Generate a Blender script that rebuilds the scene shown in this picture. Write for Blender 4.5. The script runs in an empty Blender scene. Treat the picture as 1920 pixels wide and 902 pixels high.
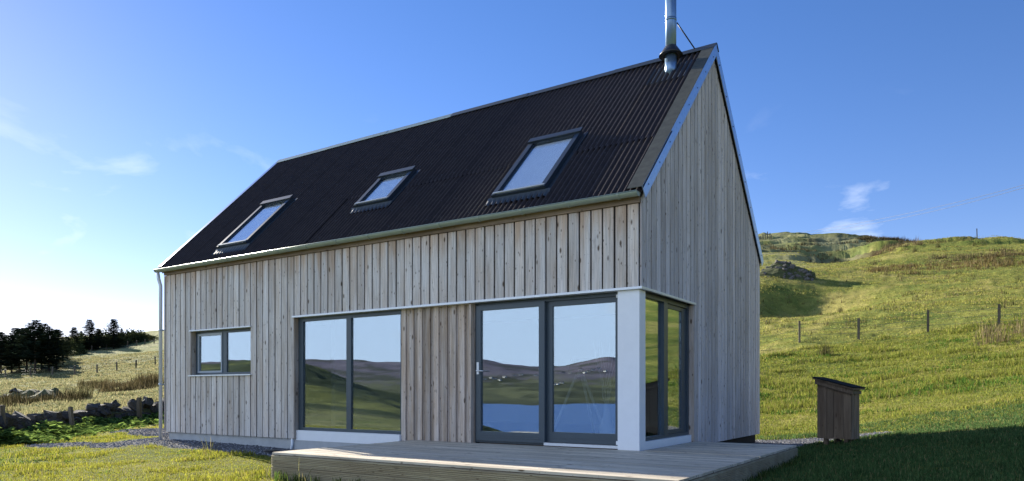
import bpy, math, random
import numpy as np
from mathutils import Vector

random.seed(7)
rng = np.random.default_rng(7)
S = bpy.context.scene
COL = S.collection

# ------------------------------------------------------------------ camera
F, CYY, CX, CY, CZ, YAW = 1338.9, 734.1, 3.8424, -9.103, .8075, .5766
cam = bpy.data.cameras.new('camera'); camo = bpy.data.objects.new('camera', cam); COL.objects.link(camo)
camo.location = (CX, CY, CZ); camo.rotation_euler = (math.pi / 2, 0, YAW)
cam.sensor_width = 36; cam.lens = F / 1920 * 36
cam.shift_y = (CYY - 451) / 1920
cam.clip_start = .05; cam.clip_end = 30000
S.camera = camo

# ------------------------------------------------------------------ sky and sun
SUNV = Vector((-2.5, .68, 1.0)).normalized()
SUN_EL = math.asin(SUNV.z)
SUN_AZ = math.atan2(SUNV.x, SUNV.y)
W = bpy.data.worlds.new('World'); S.world = W; W.use_nodes = True
nt = W.node_tree; nt.nodes.clear()
def N(tree, typ, **kw):
    n = tree.nodes.new(typ)
    for k, v in kw.items():
        if k.startswith('i_'):
            n.inputs[k[2:].replace('_', ' ')].default_value = v
        elif k.startswith('n_'):
            n.inputs[int(k[2:])].default_value = v
        else:
            setattr(n, k, v)
    return n
sky = N(nt, 'ShaderNodeTexSky', sky_type='NISHITA', sun_disc=False, sun_elevation=SUN_EL, sun_rotation=SUN_AZ,
        air_density=1.0, dust_density=.06, ozone_density=3.0, altitude=50)
sat = N(nt, 'ShaderNodeHueSaturation', i_Saturation=1.22, i_Value=.60); nt.links.new(sky.outputs[0], sat.inputs['Color'])
tc = N(nt, 'ShaderNodeTexCoord')
sep = N(nt, 'ShaderNodeSeparateXYZ'); nt.links.new(tc.outputs['Generated'], sep.inputs[0])
mp = N(nt, 'ShaderNodeMapping'); mp.inputs['Scale'].default_value = (1, 1, 2.2); nt.links.new(tc.outputs['Generated'], mp.inputs[0])
nz = N(nt, 'ShaderNodeTexNoise', i_Scale=5.5, i_Detail=7.0, i_Roughness=.55, i_Distortion=.35); nt.links.new(mp.outputs[0], nz.inputs['Vector'])
cr = N(nt, 'ShaderNodeMapRange'); cr.inputs[1].default_value = .59; cr.inputs[2].default_value = .80; cr.inputs[3].default_value = 0; cr.inputs[4].default_value = .75
nt.links.new(nz.outputs[0], cr.inputs[0])
low = N(nt, 'ShaderNodeMapRange'); low.inputs[1].default_value = .36; low.inputs[2].default_value = .20; low.inputs[3].default_value = 0; low.inputs[4].default_value = 1
nt.links.new(sep.outputs[2], low.inputs[0])
mul = N(nt, 'ShaderNodeMath', operation='MULTIPLY'); nt.links.new(cr.outputs[0], mul.inputs[0]); nt.links.new(low.outputs[0], mul.inputs[1])
mixc = N(nt, 'ShaderNodeMix', data_type='RGBA'); mixc.inputs[7].default_value = (4.6, 4.9, 5.4, 1)
nt.links.new(mul.outputs[0], mixc.inputs[0]); tint = N(nt, 'ShaderNodeMix', data_type='RGBA', blend_type='MULTIPLY'); tint.inputs[0].default_value = 1; tint.inputs[7].default_value = (1.12, .89, 1.06, 1); nt.links.new(sat.outputs[0], tint.inputs[6])
# thin bright veil low in the western and southern sky (the one mirrored in the panes)
nrm = N(nt, 'ShaderNodeVectorMath', operation='DOT_PRODUCT'); nrm.inputs[1].default_value = (-.42, -.82, -.38); nt.links.new(tc.outputs['Generated'], nrm.inputs[0])
vl = N(nt, 'ShaderNodeMapRange', interpolation_type='SMOOTHERSTEP'); vl.inputs[1].default_value = -.05; vl.inputs[2].default_value = .80; vl.inputs[3].default_value = 0; vl.inputs[4].default_value = .92; nt.links.new(nrm.outputs['Value'], vl.inputs[0])
veil = N(nt, 'ShaderNodeMix', data_type='RGBA'); veil.inputs[7].default_value = (4.3, 5.3, 7.0, 1); nt.links.new(vl.outputs[0], veil.inputs[0]); nt.links.new(tint.outputs[2], veil.inputs[6])
nt.links.new(veil.outputs[2], mixc.inputs[6])
bg = N(nt, 'ShaderNodeBackground', i_Strength=.10); nt.links.new(mixc.outputs[2], bg.inputs[0])
wo = N(nt, 'ShaderNodeOutputWorld'); nt.links.new(bg.outputs[0], wo.inputs[0])
sun = bpy.data.lights.new('sun', 'SUN'); suno = bpy.data.objects.new('sun', sun); COL.objects.link(suno)
sun.energy = 5.0; sun.angle = math.radians(.5); sun.color = (1, .93, .80)
suno.rotation_euler = SUNV.to_track_quat('Z', 'Y').to_euler(); suno.location = (-60, 20, 30)
S.view_settings.view_transform = 'Standard'; S.view_settings.look = 'None'
S.view_settings.exposure = 1.52; S.view_settings.gamma = 1
S.cycles.max_bounces = 8; S.cycles.transparent_max_bounces = 16; S.cycles.use_denoising = True

# ------------------------------------------------------------------ helpers
def link_obj(name, data, parent=None, loc=(0, 0, 0), rot=(0, 0, 0)):
    o = bpy.data.objects.new(name, data); COL.objects.link(o)
    o.location = loc; o.rotation_euler = rot
    if parent is not None: o.parent = parent
    return o
def tag(o, label=None, cat=None, group=None, kind=None):
    if label: o['label'] = label
    if cat: o['category'] = cat
    if group: o['group'] = group
    if kind: o['kind'] = kind
    return o
def empty(name, loc=(0, 0, 0), rz=0):
    return link_obj(name, None, None, loc, (0, 0, rz))
def copy_tree(o, parent=None):
    c = o.copy(); COL.objects.link(c)
    if parent is not None: c.parent = parent
    for ch in o.children: copy_tree(ch, c)
    return c
class MB:
    def __init__(s): s.v = []; s.f = []; s.sm = []
    def add(s, vs, fs, smooth=False):
        b = len(s.v); s.v += [tuple(map(float, p)) for p in vs]
        s.f += [tuple(b + i for i in f) for f in fs]; s.sm += [smooth] * len(fs); return s
    def box(s, x0, x1, y0, y1, z0, z1):
        return s.add([(x0,y0,z0),(x1,y0,z0),(x1,y1,z0),(x0,y1,z0),(x0,y0,z1),(x1,y0,z1),(x1,y1,z1),(x0,y1,z1)],
                     [(0,3,2,1),(4,5,6,7),(0,1,5,4),(1,2,6,5),(2,3,7,6),(3,0,4,7)])
    def prism(s, poly, axis, a, b):
        """polygon in the two other axes, extruded along axis from a to b"""
        n = len(poly)
        def P(p, t):
            return (t, p[0], p[1]) if axis == 'x' else (p[0], t, p[1]) if axis == 'y' else (p[0], p[1], t)
        vs = [P(p, a) for p in poly] + [P(p, b) for p in poly]
        fs = [tuple(range(n)), tuple(range(2 * n - 1, n - 1, -1))] + [(i, i + n, (i + 1) % n + n, (i + 1) % n) for i in range(n)]
        return s.add(vs, fs)
    def tube(s, pts, r, n=10, cap=True):
        pts = [Vector(p) for p in pts]; rs = r if isinstance(r, (list, tuple)) else [r] * len(pts)
        vs = []
        for i, p in enumerate(pts):
            d = (pts[min(i + 1, len(pts) - 1)] - pts[max(i - 1, 0)]).normalized()
            u = d.cross(Vector((0, 0, 1)) if abs(d.z) < .95 else Vector((1, 0, 0))).normalized(); w = d.cross(u)
            for k in range(n):
                a = 2 * math.pi * k / n; vs.append(p + (u * math.cos(a) + w * math.sin(a)) * rs[i])
        fs = [(i * n + k, i * n + (k + 1) % n, (i + 1) * n + (k + 1) % n, (i + 1) * n + k) for i in range(len(pts) - 1) for k in range(n)]
        s.add(vs, fs, True)
        if cap:
            b = len(s.v) - len(vs)
            s.f += [tuple(b + k for k in range(n)), tuple(b + len(vs) - 1 - k for k in range(n))]; s.sm += [False, False]
        return s
    def mesh(s, name, m):
        me = bpy.data.meshes.new(name); me.from_pydata(s.v, [], s.f); me.update()
        me.polygons.foreach_set('use_smooth', s.sm)
        import bmesh
        bm = bmesh.new(); bm.from_mesh(me); bmesh.ops.recalc_face_normals(bm, faces=bm.faces); bm.to_mesh(me); bm.free()
        if m: me.materials.append(m)
        return me
    def build(s, name, m, parent=None, loc=(0, 0, 0), rot=(0, 0, 0)):
        return link_obj(name, s.mesh(name, m), parent, loc, rot)
def np_mesh(name, V, faces, m, col=None, smooth=False):
    """V (n,3), faces (m,k) all alike"""
    me = bpy.data.meshes.new(name); k = faces.shape[1]
    me.vertices.add(len(V)); me.vertices.foreach_set('co', np.asarray(V, np.float32).ravel())
    me.loops.add(faces.size); me.loops.foreach_set('vertex_index', faces.astype(np.int32).ravel())
    me.polygons.add(len(faces)); me.polygons.foreach_set('loop_start', np.arange(0, faces.size, k, dtype=np.int32))
    me.polygons.foreach_set('loop_total', np.full(len(faces), k, np.int32))
    me.polygons.foreach_set('use_smooth', np.full(len(faces), smooth))
    if col is not None:
        a = me.attributes.new('Col', 'FLOAT_COLOR', 'POINT')
        a.data.foreach_set('color', np.c_[col, np.ones(len(col))].astype(np.float32).ravel())
    me.update(calc_edges=True)
    if m: me.materials.append(m)
    return me

# ------------------------------------------------------------------ materials
def new_mat(name):
    m = bpy.data.materials.new(name); m.use_nodes = True
    t = m.node_tree; b = t.nodes['Principled BSDF']; return m, t, b
def simple(name, col, rough=.5, metal=0, spec=.5, var=.12, vscale=6, bump=0, bscale=40):
    m, t, b = new_mat(name)
    b.inputs['Roughness'].default_value = rough; b.inputs['Metallic'].default_value = metal
    b.inputs['Specular IOR Level'].default_value = spec
    tcn = N(t, 'ShaderNodeTexCoord'); n = N(t, 'ShaderNodeTexNoise', i_Scale=vscale, i_Detail=5.0, i_Roughness=.65)
    t.links.new(tcn.outputs['Object'], n.inputs['Vector'])
    mr = N(t, 'ShaderNodeMapRange'); mr.inputs[1].default_value = .25; mr.inputs[2].default_value = .75
    mr.inputs[3].default_value = 1 - var; mr.inputs[4].default_value = 1 + var; t.links.new(n.outputs[0], mr.inputs[0])
    vm = N(t, 'ShaderNodeVectorMath', operation='SCALE'); vm.inputs[0].default_value = col[:3]; t.links.new(mr.outputs[0], vm.inputs['Scale'])
    t.links.new(vm.outputs[0], b.inputs['Base Color'])
    if bump:
        n2 = N(t, 'ShaderNodeTexNoise', i_Scale=bscale, i_Detail=4.0); t.links.new(tcn.outputs['Object'], n2.inputs['Vector'])
        bp = N(t, 'ShaderNodeBump', i_Strength=bump, i_Distance=.02); t.links.new(n2.outputs[0], bp.inputs['Height']); t.links.new(bp.outputs[0], b.inputs['Normal'])
    return m
def wood(name, c1, c2, axis='z', knots=True, rough=.75, dark=(.10, .065, .04), rvar=.22, stain=.5, eave=0):
    """weathered timber: grain stretched along axis, knots, per-object tone"""
    m, t, b = new_mat(name); L = t.links.new
    b.inputs['Roughness'].default_value = rough; b.inputs['Specular IOR Level'].default_value = .25
    tcn = N(t, 'ShaderNodeTexCoord'); oi = N(t, 'ShaderNodeObjectInfo')
    off = N(t, 'ShaderNodeVectorMath', operation='SCALE'); off.inputs[0].default_value = (37.0, 53.0, 91.0); L(oi.outputs['Random'], off.inputs['Scale'])
    ad = N(t, 'ShaderNodeVectorMath', operation='ADD'); L(tcn.outputs['Object'], ad.inputs[0]); L(off.outputs[0], ad.inputs[1])
    def mapped(sc):
        mpn = N(t, 'ShaderNodeMapping'); v = [sc[0]] * 3; v['xyz'.index(axis)] = sc[1]; mpn.inputs['Scale'].default_value = v; L(ad.outputs[0], mpn.inputs[0]); return mpn
    g = N(t, 'ShaderNodeTexNoise', i_Scale=1.0, i_Detail=6.0, i_Roughness=.7, i_Distortion=.6); L(mapped((55, 1.6)).outputs[0], g.inputs['Vector'])
    g2 = N(t, 'ShaderNodeTexNoise', i_Scale=1.0, i_Detail=3.0, i_Roughness=.6); L(mapped((7, .9)).outputs[0], g2.inputs['Vector'])
    mx = N(t, 'ShaderNodeMix', data_type='RGBA'); mx.inputs[6].default_value = (*c1, 1); mx.inputs[7].default_value = (*c2, 1)
    ramp = N(t, 'ShaderNodeMapRange'); ramp.inputs[1].default_value = .35; ramp.inputs[2].default_value = .68; L(g2.outputs[0], ramp.inputs[0]); L(ramp.outputs[0], mx.inputs[0])
    gr = N(t, 'ShaderNodeMapRange'); gr.inputs[1].default_value = .28; gr.inputs[2].default_value = .72; gr.inputs[3].default_value = .60; gr.inputs[4].default_value = 1.26; L(g.outputs[0], gr.inputs[0])
    rr = N(t, 'ShaderNodeMapRange'); rr.inputs[3].default_value = 1 - rvar; rr.inputs[4].default_value = 1 + rvar; L(oi.outputs['Random'], rr.inputs[0])
    pm = N(t, 'ShaderNodeMath', operation='MULTIPLY'); L(gr.outputs[0], pm.inputs[0]); L(rr.outputs[0], pm.inputs[1])
    sc = N(t, 'ShaderNodeVectorMath', operation='SCALE'); L(mx.outputs[2], sc.inputs[0]); L(pm.outputs[0], sc.inputs['Scale'])
    last = sc.outputs[0]
    if knots:
        for scale, lim, amt in (((6.5, 2.6), .14, .95), ((14, 6.0), .16, .8), ((30, 14), .13, .6)):
            v = N(t, 'ShaderNodeTexVoronoi', i_Scale=1.0); L(mapped(scale).outputs[0], v.inputs['Vector'])
            k = N(t, 'ShaderNodeMapRange'); k.inputs[1].default_value = lim; k.inputs[2].default_value = lim * .45; k.inputs[3].default_value = 0; k.inputs[4].default_value = amt; L(v.outputs['Distance'], k.inputs[0])
            mk = N(t, 'ShaderNodeMix', data_type='RGBA'); mk.inputs[7].default_value = (*dark, 1); L(k.outputs[0], mk.inputs[0]); L(last, mk.inputs[6]); last = mk.outputs[2]
        n3 = N(t, 'ShaderNodeTexNoise', i_Scale=1.0, i_Detail=5.0, i_Roughness=.7); L(mapped((16, 4)).outputs[0], n3.inputs['Vector'])
        k = N(t, 'ShaderNodeMapRange'); k.inputs[1].default_value = .60; k.inputs[2].default_value = .78; k.inputs[3].default_value = 0; k.inputs[4].default_value = stain; L(n3.outputs[0], k.inputs[0])
        mk = N(t, 'ShaderNodeMix', data_type='RGBA'); mk.inputs[7].default_value = (dark[0] * 1.6, dark[1] * 1.6, dark[2] * 1.6, 1); L(k.outputs[0], mk.inputs[0]); L(last, mk.inputs[6]); last = mk.outputs[2]
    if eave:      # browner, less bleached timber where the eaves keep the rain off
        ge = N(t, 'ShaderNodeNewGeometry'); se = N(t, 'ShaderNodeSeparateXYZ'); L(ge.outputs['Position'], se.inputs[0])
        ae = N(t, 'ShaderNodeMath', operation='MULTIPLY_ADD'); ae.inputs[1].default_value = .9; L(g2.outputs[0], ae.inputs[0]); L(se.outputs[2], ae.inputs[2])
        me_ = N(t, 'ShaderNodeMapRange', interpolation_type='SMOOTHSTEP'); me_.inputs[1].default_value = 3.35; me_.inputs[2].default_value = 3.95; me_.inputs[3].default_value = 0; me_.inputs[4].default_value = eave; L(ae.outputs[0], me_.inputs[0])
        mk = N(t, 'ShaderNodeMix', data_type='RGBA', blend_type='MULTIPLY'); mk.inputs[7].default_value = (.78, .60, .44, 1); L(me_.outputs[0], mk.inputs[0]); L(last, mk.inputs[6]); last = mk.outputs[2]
    L(last, b.inputs['Base Color'])
    bp = N(t, 'ShaderNodeBump', i_Strength=.25, i_Distance=.004); L(g.outputs[0], bp.inputs['Height']); L(bp.outputs[0], b.inputs['Normal'])
    return m
def glass(name, tint=(.86, .9, .91), base=.29):
    m, t, b = new_mat(name); t.nodes.remove(b); L = t.links.new
    tr = N(t, 'ShaderNodeBsdfTransparent'); tr.inputs[0].default_value = (*tint, 1)
    gl = N(t, 'ShaderNodeBsdfGlossy'); gl.inputs['Color'].default_value = (.84, .93, .97, 1); gl.inputs['Roughness'].default_value = 0
    tcg = N(t, 'ShaderNodeTexCoord'); ng = N(t, 'ShaderNodeTexNoise', i_Scale=1.6, i_Detail=1.0); L(tcg.outputs['Object'], ng.inputs['Vector'])
    bg2 = N(t, 'ShaderNodeBump', i_Strength=.06, i_Distance=.006); L(ng.outputs[0], bg2.inputs['Height']); L(bg2.outputs[0], gl.inputs['Normal'])
    lw = N(t, 'ShaderNodeLayerWeight'); lw.inputs['Blend'].default_value = .5
    fr = N(t, 'ShaderNodeMath', operation='POWER'); fr.inputs[1].default_value = 4.0; L(lw.outputs['Facing'], fr.inputs[0])
    mr = N(t, 'ShaderNodeMapRange'); mr.inputs[3].default_value = base; mr.inputs[4].default_value = 1; L(fr.outputs[0], mr.inputs[0])
    mx = N(t, 'ShaderNodeMixShader'); L(mr.outputs[0], mx.inputs[0]); L(tr.outputs[0], mx.inputs[1]); L(gl.outputs[0], mx.inputs[2])
    L(mx.outputs[0], t.nodes['Material Output'].inputs[0]); return m
def leafy(name, transl=.35, rough=.7):
    m, t, b = new_mat(name); t.nodes.remove(b); L = t.links.new
    at = N(t, 'ShaderNodeAttribute', attribute_name='Col')
    d = N(t, 'ShaderNodeBsdfDiffuse'); tl = N(t, 'ShaderNodeBsdfTranslucent'); mx = N(t, 'ShaderNodeMixShader', n_0=transl)
    L(at.outputs[0], d.inputs[0]); L(at.outputs[0], tl.inputs[0]); L(d.outputs[0], mx.inputs[1]); L(tl.outputs[0], mx.inputs[2])
    L(mx.outputs[0], t.nodes['Material Output'].inputs[0]); return m
M = {}
M['board'] = wood('weathered_larch', (.68, .635, .59), (.57, .48, .40), rvar=.15, stain=.6, eave=.7)
M['board_gable'] = wood('weathered_larch_gable', (.70, .635, .61), (.57, .49, .44), rvar=.17, stain=.6)
M['board_back'] = wood('larch_behind', (.22, .16, .11), (.14, .10, .07), knots=False)
M['panel'] = wood('larch_panel', (.58, .50, .43), (.46, .34, .24), stain=.8)
M['fascia'] = wood('fascia_timber', (.30, .22, .15), (.2, .14, .09), axis='x')
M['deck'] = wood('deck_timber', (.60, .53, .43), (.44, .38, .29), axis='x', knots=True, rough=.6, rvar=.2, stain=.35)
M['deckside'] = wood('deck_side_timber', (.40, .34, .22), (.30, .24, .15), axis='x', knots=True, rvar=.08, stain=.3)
M['shed'] = wood('shed_timber', (.27, .195, .13), (.15, .105, .07), rvar=.3, stain=.8)
M['post'] = wood('post_timber', (.17, .14, .10), (.11, .085, .055), knots=False)
M['membrane'] = simple('wall_membrane', (.020, .014, .010), .9)
M['white'] = simple('white_panel', (.83, .84, .85), .4, var=.03)
M['frame'] = simple('grey_frame_paint', (.055, .075, .09), .38, var=.06)
M['sash'] = simple('silver_sash', (.32, .35, .37), .35, var=.05)
M['alu'] = simple('aluminium_trim', (.72, .73, .74), .42, metal=.35, var=.05)
M['galv'] = simple('galvanised_flashing', (.50, .58, .68), .28, metal=.95, var=.14, vscale=14)
M['moss'] = simple('weathered_flashing', (.058, .06, .046), .6, metal=.2, var=.4, vscale=9)
M['gutter'] = simple('gutter_metal', (.30, .35, .30), .35, metal=.35, var=.08)
M['sheet'] = simple('bitumen_sheet', (.042, .031, .027), .48, spec=.20, var=.3, vscale=8)
M['lead'] = simple('flashing_blue_grey', (.03, .042, .058), .5, metal=.2)
M['steel'] = simple('flue_steel', (.17, .26, .38), .28, metal=.6, var=.05)
M['black'] = simple('black_rubber', (.018, .018, .02), .45)
M['felt'] = simple('roofing_felt', (.012, .012, .012), .95, spec=.1)
M['plinth'] = simple('concrete_plinth', (.42, .43, .43), .85, var=.15, vscale=4, bump=.2)
M['glass'] = glass('coated_glass')
M['skyframe'] = simple('skylight_cladding', (.022, .032, .045), .4, var=.06)
M['skyglass'] = glass('skylight_glass', (.97, .98, .99), .12)
M['blind'] = simple('pale_blind', (.80, .80, .80), .9, var=.03)
M['room'] = simple('room_plaster', (.42, .41, .39), .9, var=.03)
M['roomfloor'] = simple('room_floor', (.22, .15, .10), .5)
M['lampwhite'] = simple('white_lamp_leg', (.85, .85, .83), .4)
M['stone'] = simple('wall_stone', (.065, .058, .05), .95, var=.7, vscale=5, bump=.8, bscale=14)
M['rock'] = simple('outcrop_rock', (.12, .108, .095), .95, var=.5, vscale=3, bump=.6, bscale=8)
M['gravel'] = leafy('gravel_stone', 0)
M['grass'] = leafy('grass_blade', .5)
M['rush'] = leafy('rush_blade', .25)
M['needle'] = leafy('spruce_needle', .12)
M['bark'] = simple('spruce_bark', (.06, .045, .035), .95, var=.4)
M['mosscap'] = simple('mossy_turf', (.06, .066, .02), .95, var=.5, vscale=4, bump=.8, bscale=10)
M['wire'] = simple('dark_wire', (.05, .055, .06), .5)
M['render'] = simple('white_harling', (.8, .79, .76), .8)
M['slate'] = simple('slate_roof', (.09, .09, .10), .6)

# ------------------------------------------------------------------ terrain heights
co_, si_ = math.cos(YAW), math.sin(YAW)
def at_px(px, py, d, org=(CX, CY), mir=1):
    u = (px - 960) / F
    return (org[0] + d * (u * co_ - si_), org[1] + mir * d * (u * si_ + co_), CZ + d * (CYY - py) / F)
def hash2(ix, iy, s):
    h = (ix.astype(np.int64) * 374761393 + iy.astype(np.int64) * 668265263 + s * 974634773) & 0x7fffffff
    h = ((h ^ (h >> 13)) * 1274126177) & 0x7fffffff
    return ((h ^ (h >> 16)) & 0xffff) / 65535.0
def vnoise(x, y, s=0):
    ix = np.floor(x); iy = np.floor(y); fx = x - ix; fy = y - iy
    fx = fx * fx * fx * (fx * (fx * 6 - 15) + 10); fy = fy * fy * fy * (fy * (fy * 6 - 15) + 10)
    a = hash2(ix, iy, s); b = hash2(ix + 1, iy, s); c = hash2(ix, iy + 1, s); d = hash2(ix + 1, iy + 1, s)
    return (a + (b - a) * fx) * (1 - fy) + (c + (d - c) * fx) * fy
def fbm(x, y, o=4, s=0):
    v = 0; a = .5; t = 0
    for i in range(o):
        v = v + a * vnoise(x * 2 ** i + 17.3 * i, y * 2 ** i + 9.1 * i, s + i); t += a; a *= .5
    return v / t - .5
ctrl = []
def cp(px, rows):
    for py, d in rows: ctrl.append(at_px(px, py, d))
# right-hand hillside
cp(1430, [(829, 15.5), (815, 18), (770, 24), (655, 38), (600, 52), (548, 70), (505, 105), (486, 140), (474, 180), (450, 240), (447, 300)])
cp(1500, [(833, 14.56), (815, 17), (765, 23), (644, 37.5), (594, 52), (552, 70), (502, 105), (482, 140), (472, 170), (449, 230), (452, 300)])
cp(1640, [(822, 13.4), (800, 16), (752, 21.5), (634, 37), (575, 52), (535, 70), (500, 95), (478, 125), (466, 160), (453, 215), (456, 260)])
cp(1740, [(811, 12.7), (790, 15.5), (745, 20.5), (627, 35.5), (565, 52), (525, 70), (492, 95), (461, 135), (466, 170), (470, 230)])
cp(1920, [(800, 11.64), (782, 13.5), (745, 17.5), (616, 31.5), (556, 48), (515, 66), (480, 90), (452, 122), (462, 160), (475, 230)])
cp(2250, [(800, 9.5), (740, 14), (600, 30), (520, 60), (440, 110), (450, 170)])
cp(1290, [(660, 38), (560, 70), (500, 120), (470, 200), (460, 300)])
# left-hand fields
cp(0, [(902, 10), (836, 17), (792, 27), (767, 38), (745, 52), (727, 62), (712, 85), (690, 115), (672, 150), (640, 400)])
cp(150, [(870, 12), (806, 23), (763, 36), (745, 48), (729, 60), (703, 85), (680, 115), (661, 150), (630, 420)])
cp(290, [(822, 16.5), (788, 29), (735, 47), (722, 56), (689, 85), (655, 135), (643, 155), (622, 420)])
cp(450, [(690, 60), (660, 90), (620, 200), (600, 420)])
cp(-250, [(900, 10), (835, 17), (770, 40), (740, 70), (705, 130), (670, 300)])
# around house, deck, camera
for p in [(-11.3, 0, -.25), (-8, -.6, -.29), (-5.4, -1.7, -.34), (-4, -3.0, -.36), (-1, -3.2, -.38), (1.7, -3.1, -.36), (1.7, 2.3, -.2), (2.6, -1, -.2), (3.6, 2, 0),
          (-6, 3, -.3), (-2, 3, -.3), (0, 6.4, -.24), (-6, 6.6, -.15), (-11.4, 6.4, -.2), (-11.4, 3, -.23), (3.84, -9.1, -.5), (6, -6, -.15), (0, -8, -.58),
          (-6, -7, -.52), (-10, -6, -.48), (8, -12, -.4), (0, -13, -1.1), (-6, -15, -1.3), (0, -22, -2.8), (-14, 9, .3), (-5, 14, .5), (-8, 30, 2.5), (-10, 60, 7),
          (-20, 150, 22), (-40, 400, 30), (-200, 2200, 70), (10, 0, .6), (20, 0, 2), (35, 10, 5), (30, -20, 0), (100, 0, 12), (100, 60, 25), (400, 100, 40), (2200, 300, 60), (60, 120, 33), (150, 300, 45),
          (-100, 0, 1.2), (-330, 30, 8), (-1000, 100, 28), (-4000, 300, 90), (500, 2500, 70), (-1500, 900, 60), (-4000, 2500, 120), (3500, -1500, 90)]: ctrl.append(p)
# ground in front of the house: falls to the loch, far shore beyond
MO = (CX, -CY)
def mp_(px, rows):
    for py, d in rows: ctrl.append(at_px(px, py, d, MO, -1))
mp_(1150, [(838, 44), (850, 130), (842, 400), (800, 900), (772, 1500), (757, 1790), (735, 2150), (705, 2700), (671, 3400), (700, 4600)])
mp_(900, [(830, 46), (840, 130), (835, 400), (800, 900), (772, 1500), (757, 1790), (735, 2150), (705, 2700), (673, 3400), (700, 4600)])
mp_(760, [(803, 46), (790, 80), (768, 130), (742, 240), (770, 400), (800, 700), (775, 1300), (757, 1700), (720, 2300), (676, 3200), (700, 4600)])
mp_(660, [(800, 50), (782, 80), (755, 140), (712, 250), (745, 420), (790, 700), (765, 1300), (735, 1900), (705, 2500), (672, 3200), (695, 4600)])
mp_(571, [(796, 50), (776, 80), (745, 140), (682, 270), (715, 450), (760, 800), (745, 1400), (720, 2000), (700, 2500), (672, 3200), (695, 4600)])
mp_(420, [(780, 48), (750, 80), (715, 150), (684, 290), (700, 500), (715, 1200), (690, 2300), (676, 3200), (695, 4600)])
for p in [(200, -150, -16), (300, -500, -38), (200, -1600, -42), (300, -2000, -25), (500, -3400, 120), (0, -300, -34), (1200, -900, 10)]: ctrl.append(p)
ctrl = np.array(ctrl)
TO = np.array([2., -4.])
def warp(x, y):
    dx = x - TO[0]; dy = y - TO[1]; r = np.hypot(dx, dy) + 1e-9; k = np.log1p(r / 12) / r
    return dx * k, dy * k, r
def tps_k(r2): return .5 * r2 * np.log(r2 + 1e-12)
cu, cv, crr = warp(ctrl[:, 0], ctrl[:, 1]); cs = (ctrl[:, 2] + .35) / (crr + 20)
nC = len(ctrl)
K = tps_k((cu[:, None] - cu) ** 2 + (cv[:, None] - cv) ** 2) + np.eye(nC) * 2e-3
P_ = np.c_[np.ones(nC), cu, cv]
A = np.block([[K, P_], [P_.T, np.zeros((3, 3))]])
sol = np.linalg.solve(A, np.r_[cs, 0, 0, 0])
def smooth_h(x, y):
    x = np.asarray(x, float); y = np.asarray(y, float); sh = x.shape; x = x.ravel(); y = y.ravel(); out = np.empty(len(x))
    for i in range(0, len(x), 20000):
        u, v, r = warp(x[i:i + 20000], y[i:i + 20000])
        k = tps_k((u[:, None] - cu) ** 2 + (v[:, None] - cv) ** 2)
        out[i:i + 20000] = (k @ sol[:nC] + sol[nC] + u * sol[nC + 1] + v * sol[nC + 2]) * (r + 20) - .35
    return out.reshape(sh)
def sstep(a, b, t): t = np.clip((t - a) / (b - a), 0, 1); return t * t * (3 - 2 * t)
def house_dist(x, y):
    dx = np.maximum(np.maximum(-11.3 - x, x - .1), 0); dy = np.maximum(np.maximum(-y, y - 6.4), 0); return np.hypot(dx, dy)
def deck_in(x, y, m=0.): return (x > -4.0 - m) & (x < 1.58 + m) & (y > -2.87 - m) & (y < 2.2 + m)
def height(x, y):
    x = np.asarray(x, float); y = np.asarray(y, float)
    z = smooth_h(x, y); hd = house_dist(x, y); r = np.hypot(x - 2, y + 4)
    far = sstep(12, 40, r)
    z = z + fbm(x / .55, y / .55, 3, 3) * (.045 + .10 * far) * sstep(.6, 2.2, hd)
    z = z + fbm(x / 2.4, y / 1.6, 3, 11) * .34 * far * (1 - sstep(300, 900, r))
    z = z + fbm(x / 16, y / 11, 4, 21) * 1.1 * sstep(45, 140, r)
    z = z + (fbm(x / 30, y / 22, 4, 23) * 5 + fbm(x / 9, y / 7, 3, 24) * .9) * sstep(90, 200, r) * sstep(-40, -90, y) * (1 - sstep(700, 1400, r))
    z = z + fbm(x / 150, y / 110, 5, 31) * 22 * sstep(300, 1500, r)
    # terracettes on the far knoll
    m_ = sstep(128, 150, r) * (1 - sstep(300, 360, r)) * sstep(-125, -95, x) * (1 - sstep(6, 20, x + (y - 140) * .12)) * (y > 60)
    zz = z + fbm(x / 34, y / 16, 3, 61) * 4.5; t = zz / 3.9; fl_ = np.floor(t); z = z + m_ * ((fl_ + sstep(.30, .72, t - fl_)) * 3.9 - zz)
    return z
def ground(x, y): return float(height(np.array([x]), np.array([y]))[0])
def gp(px, d):
    x, y, _ = at_px(px, 700, d); return (x, y, ground(x, y))

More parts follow.
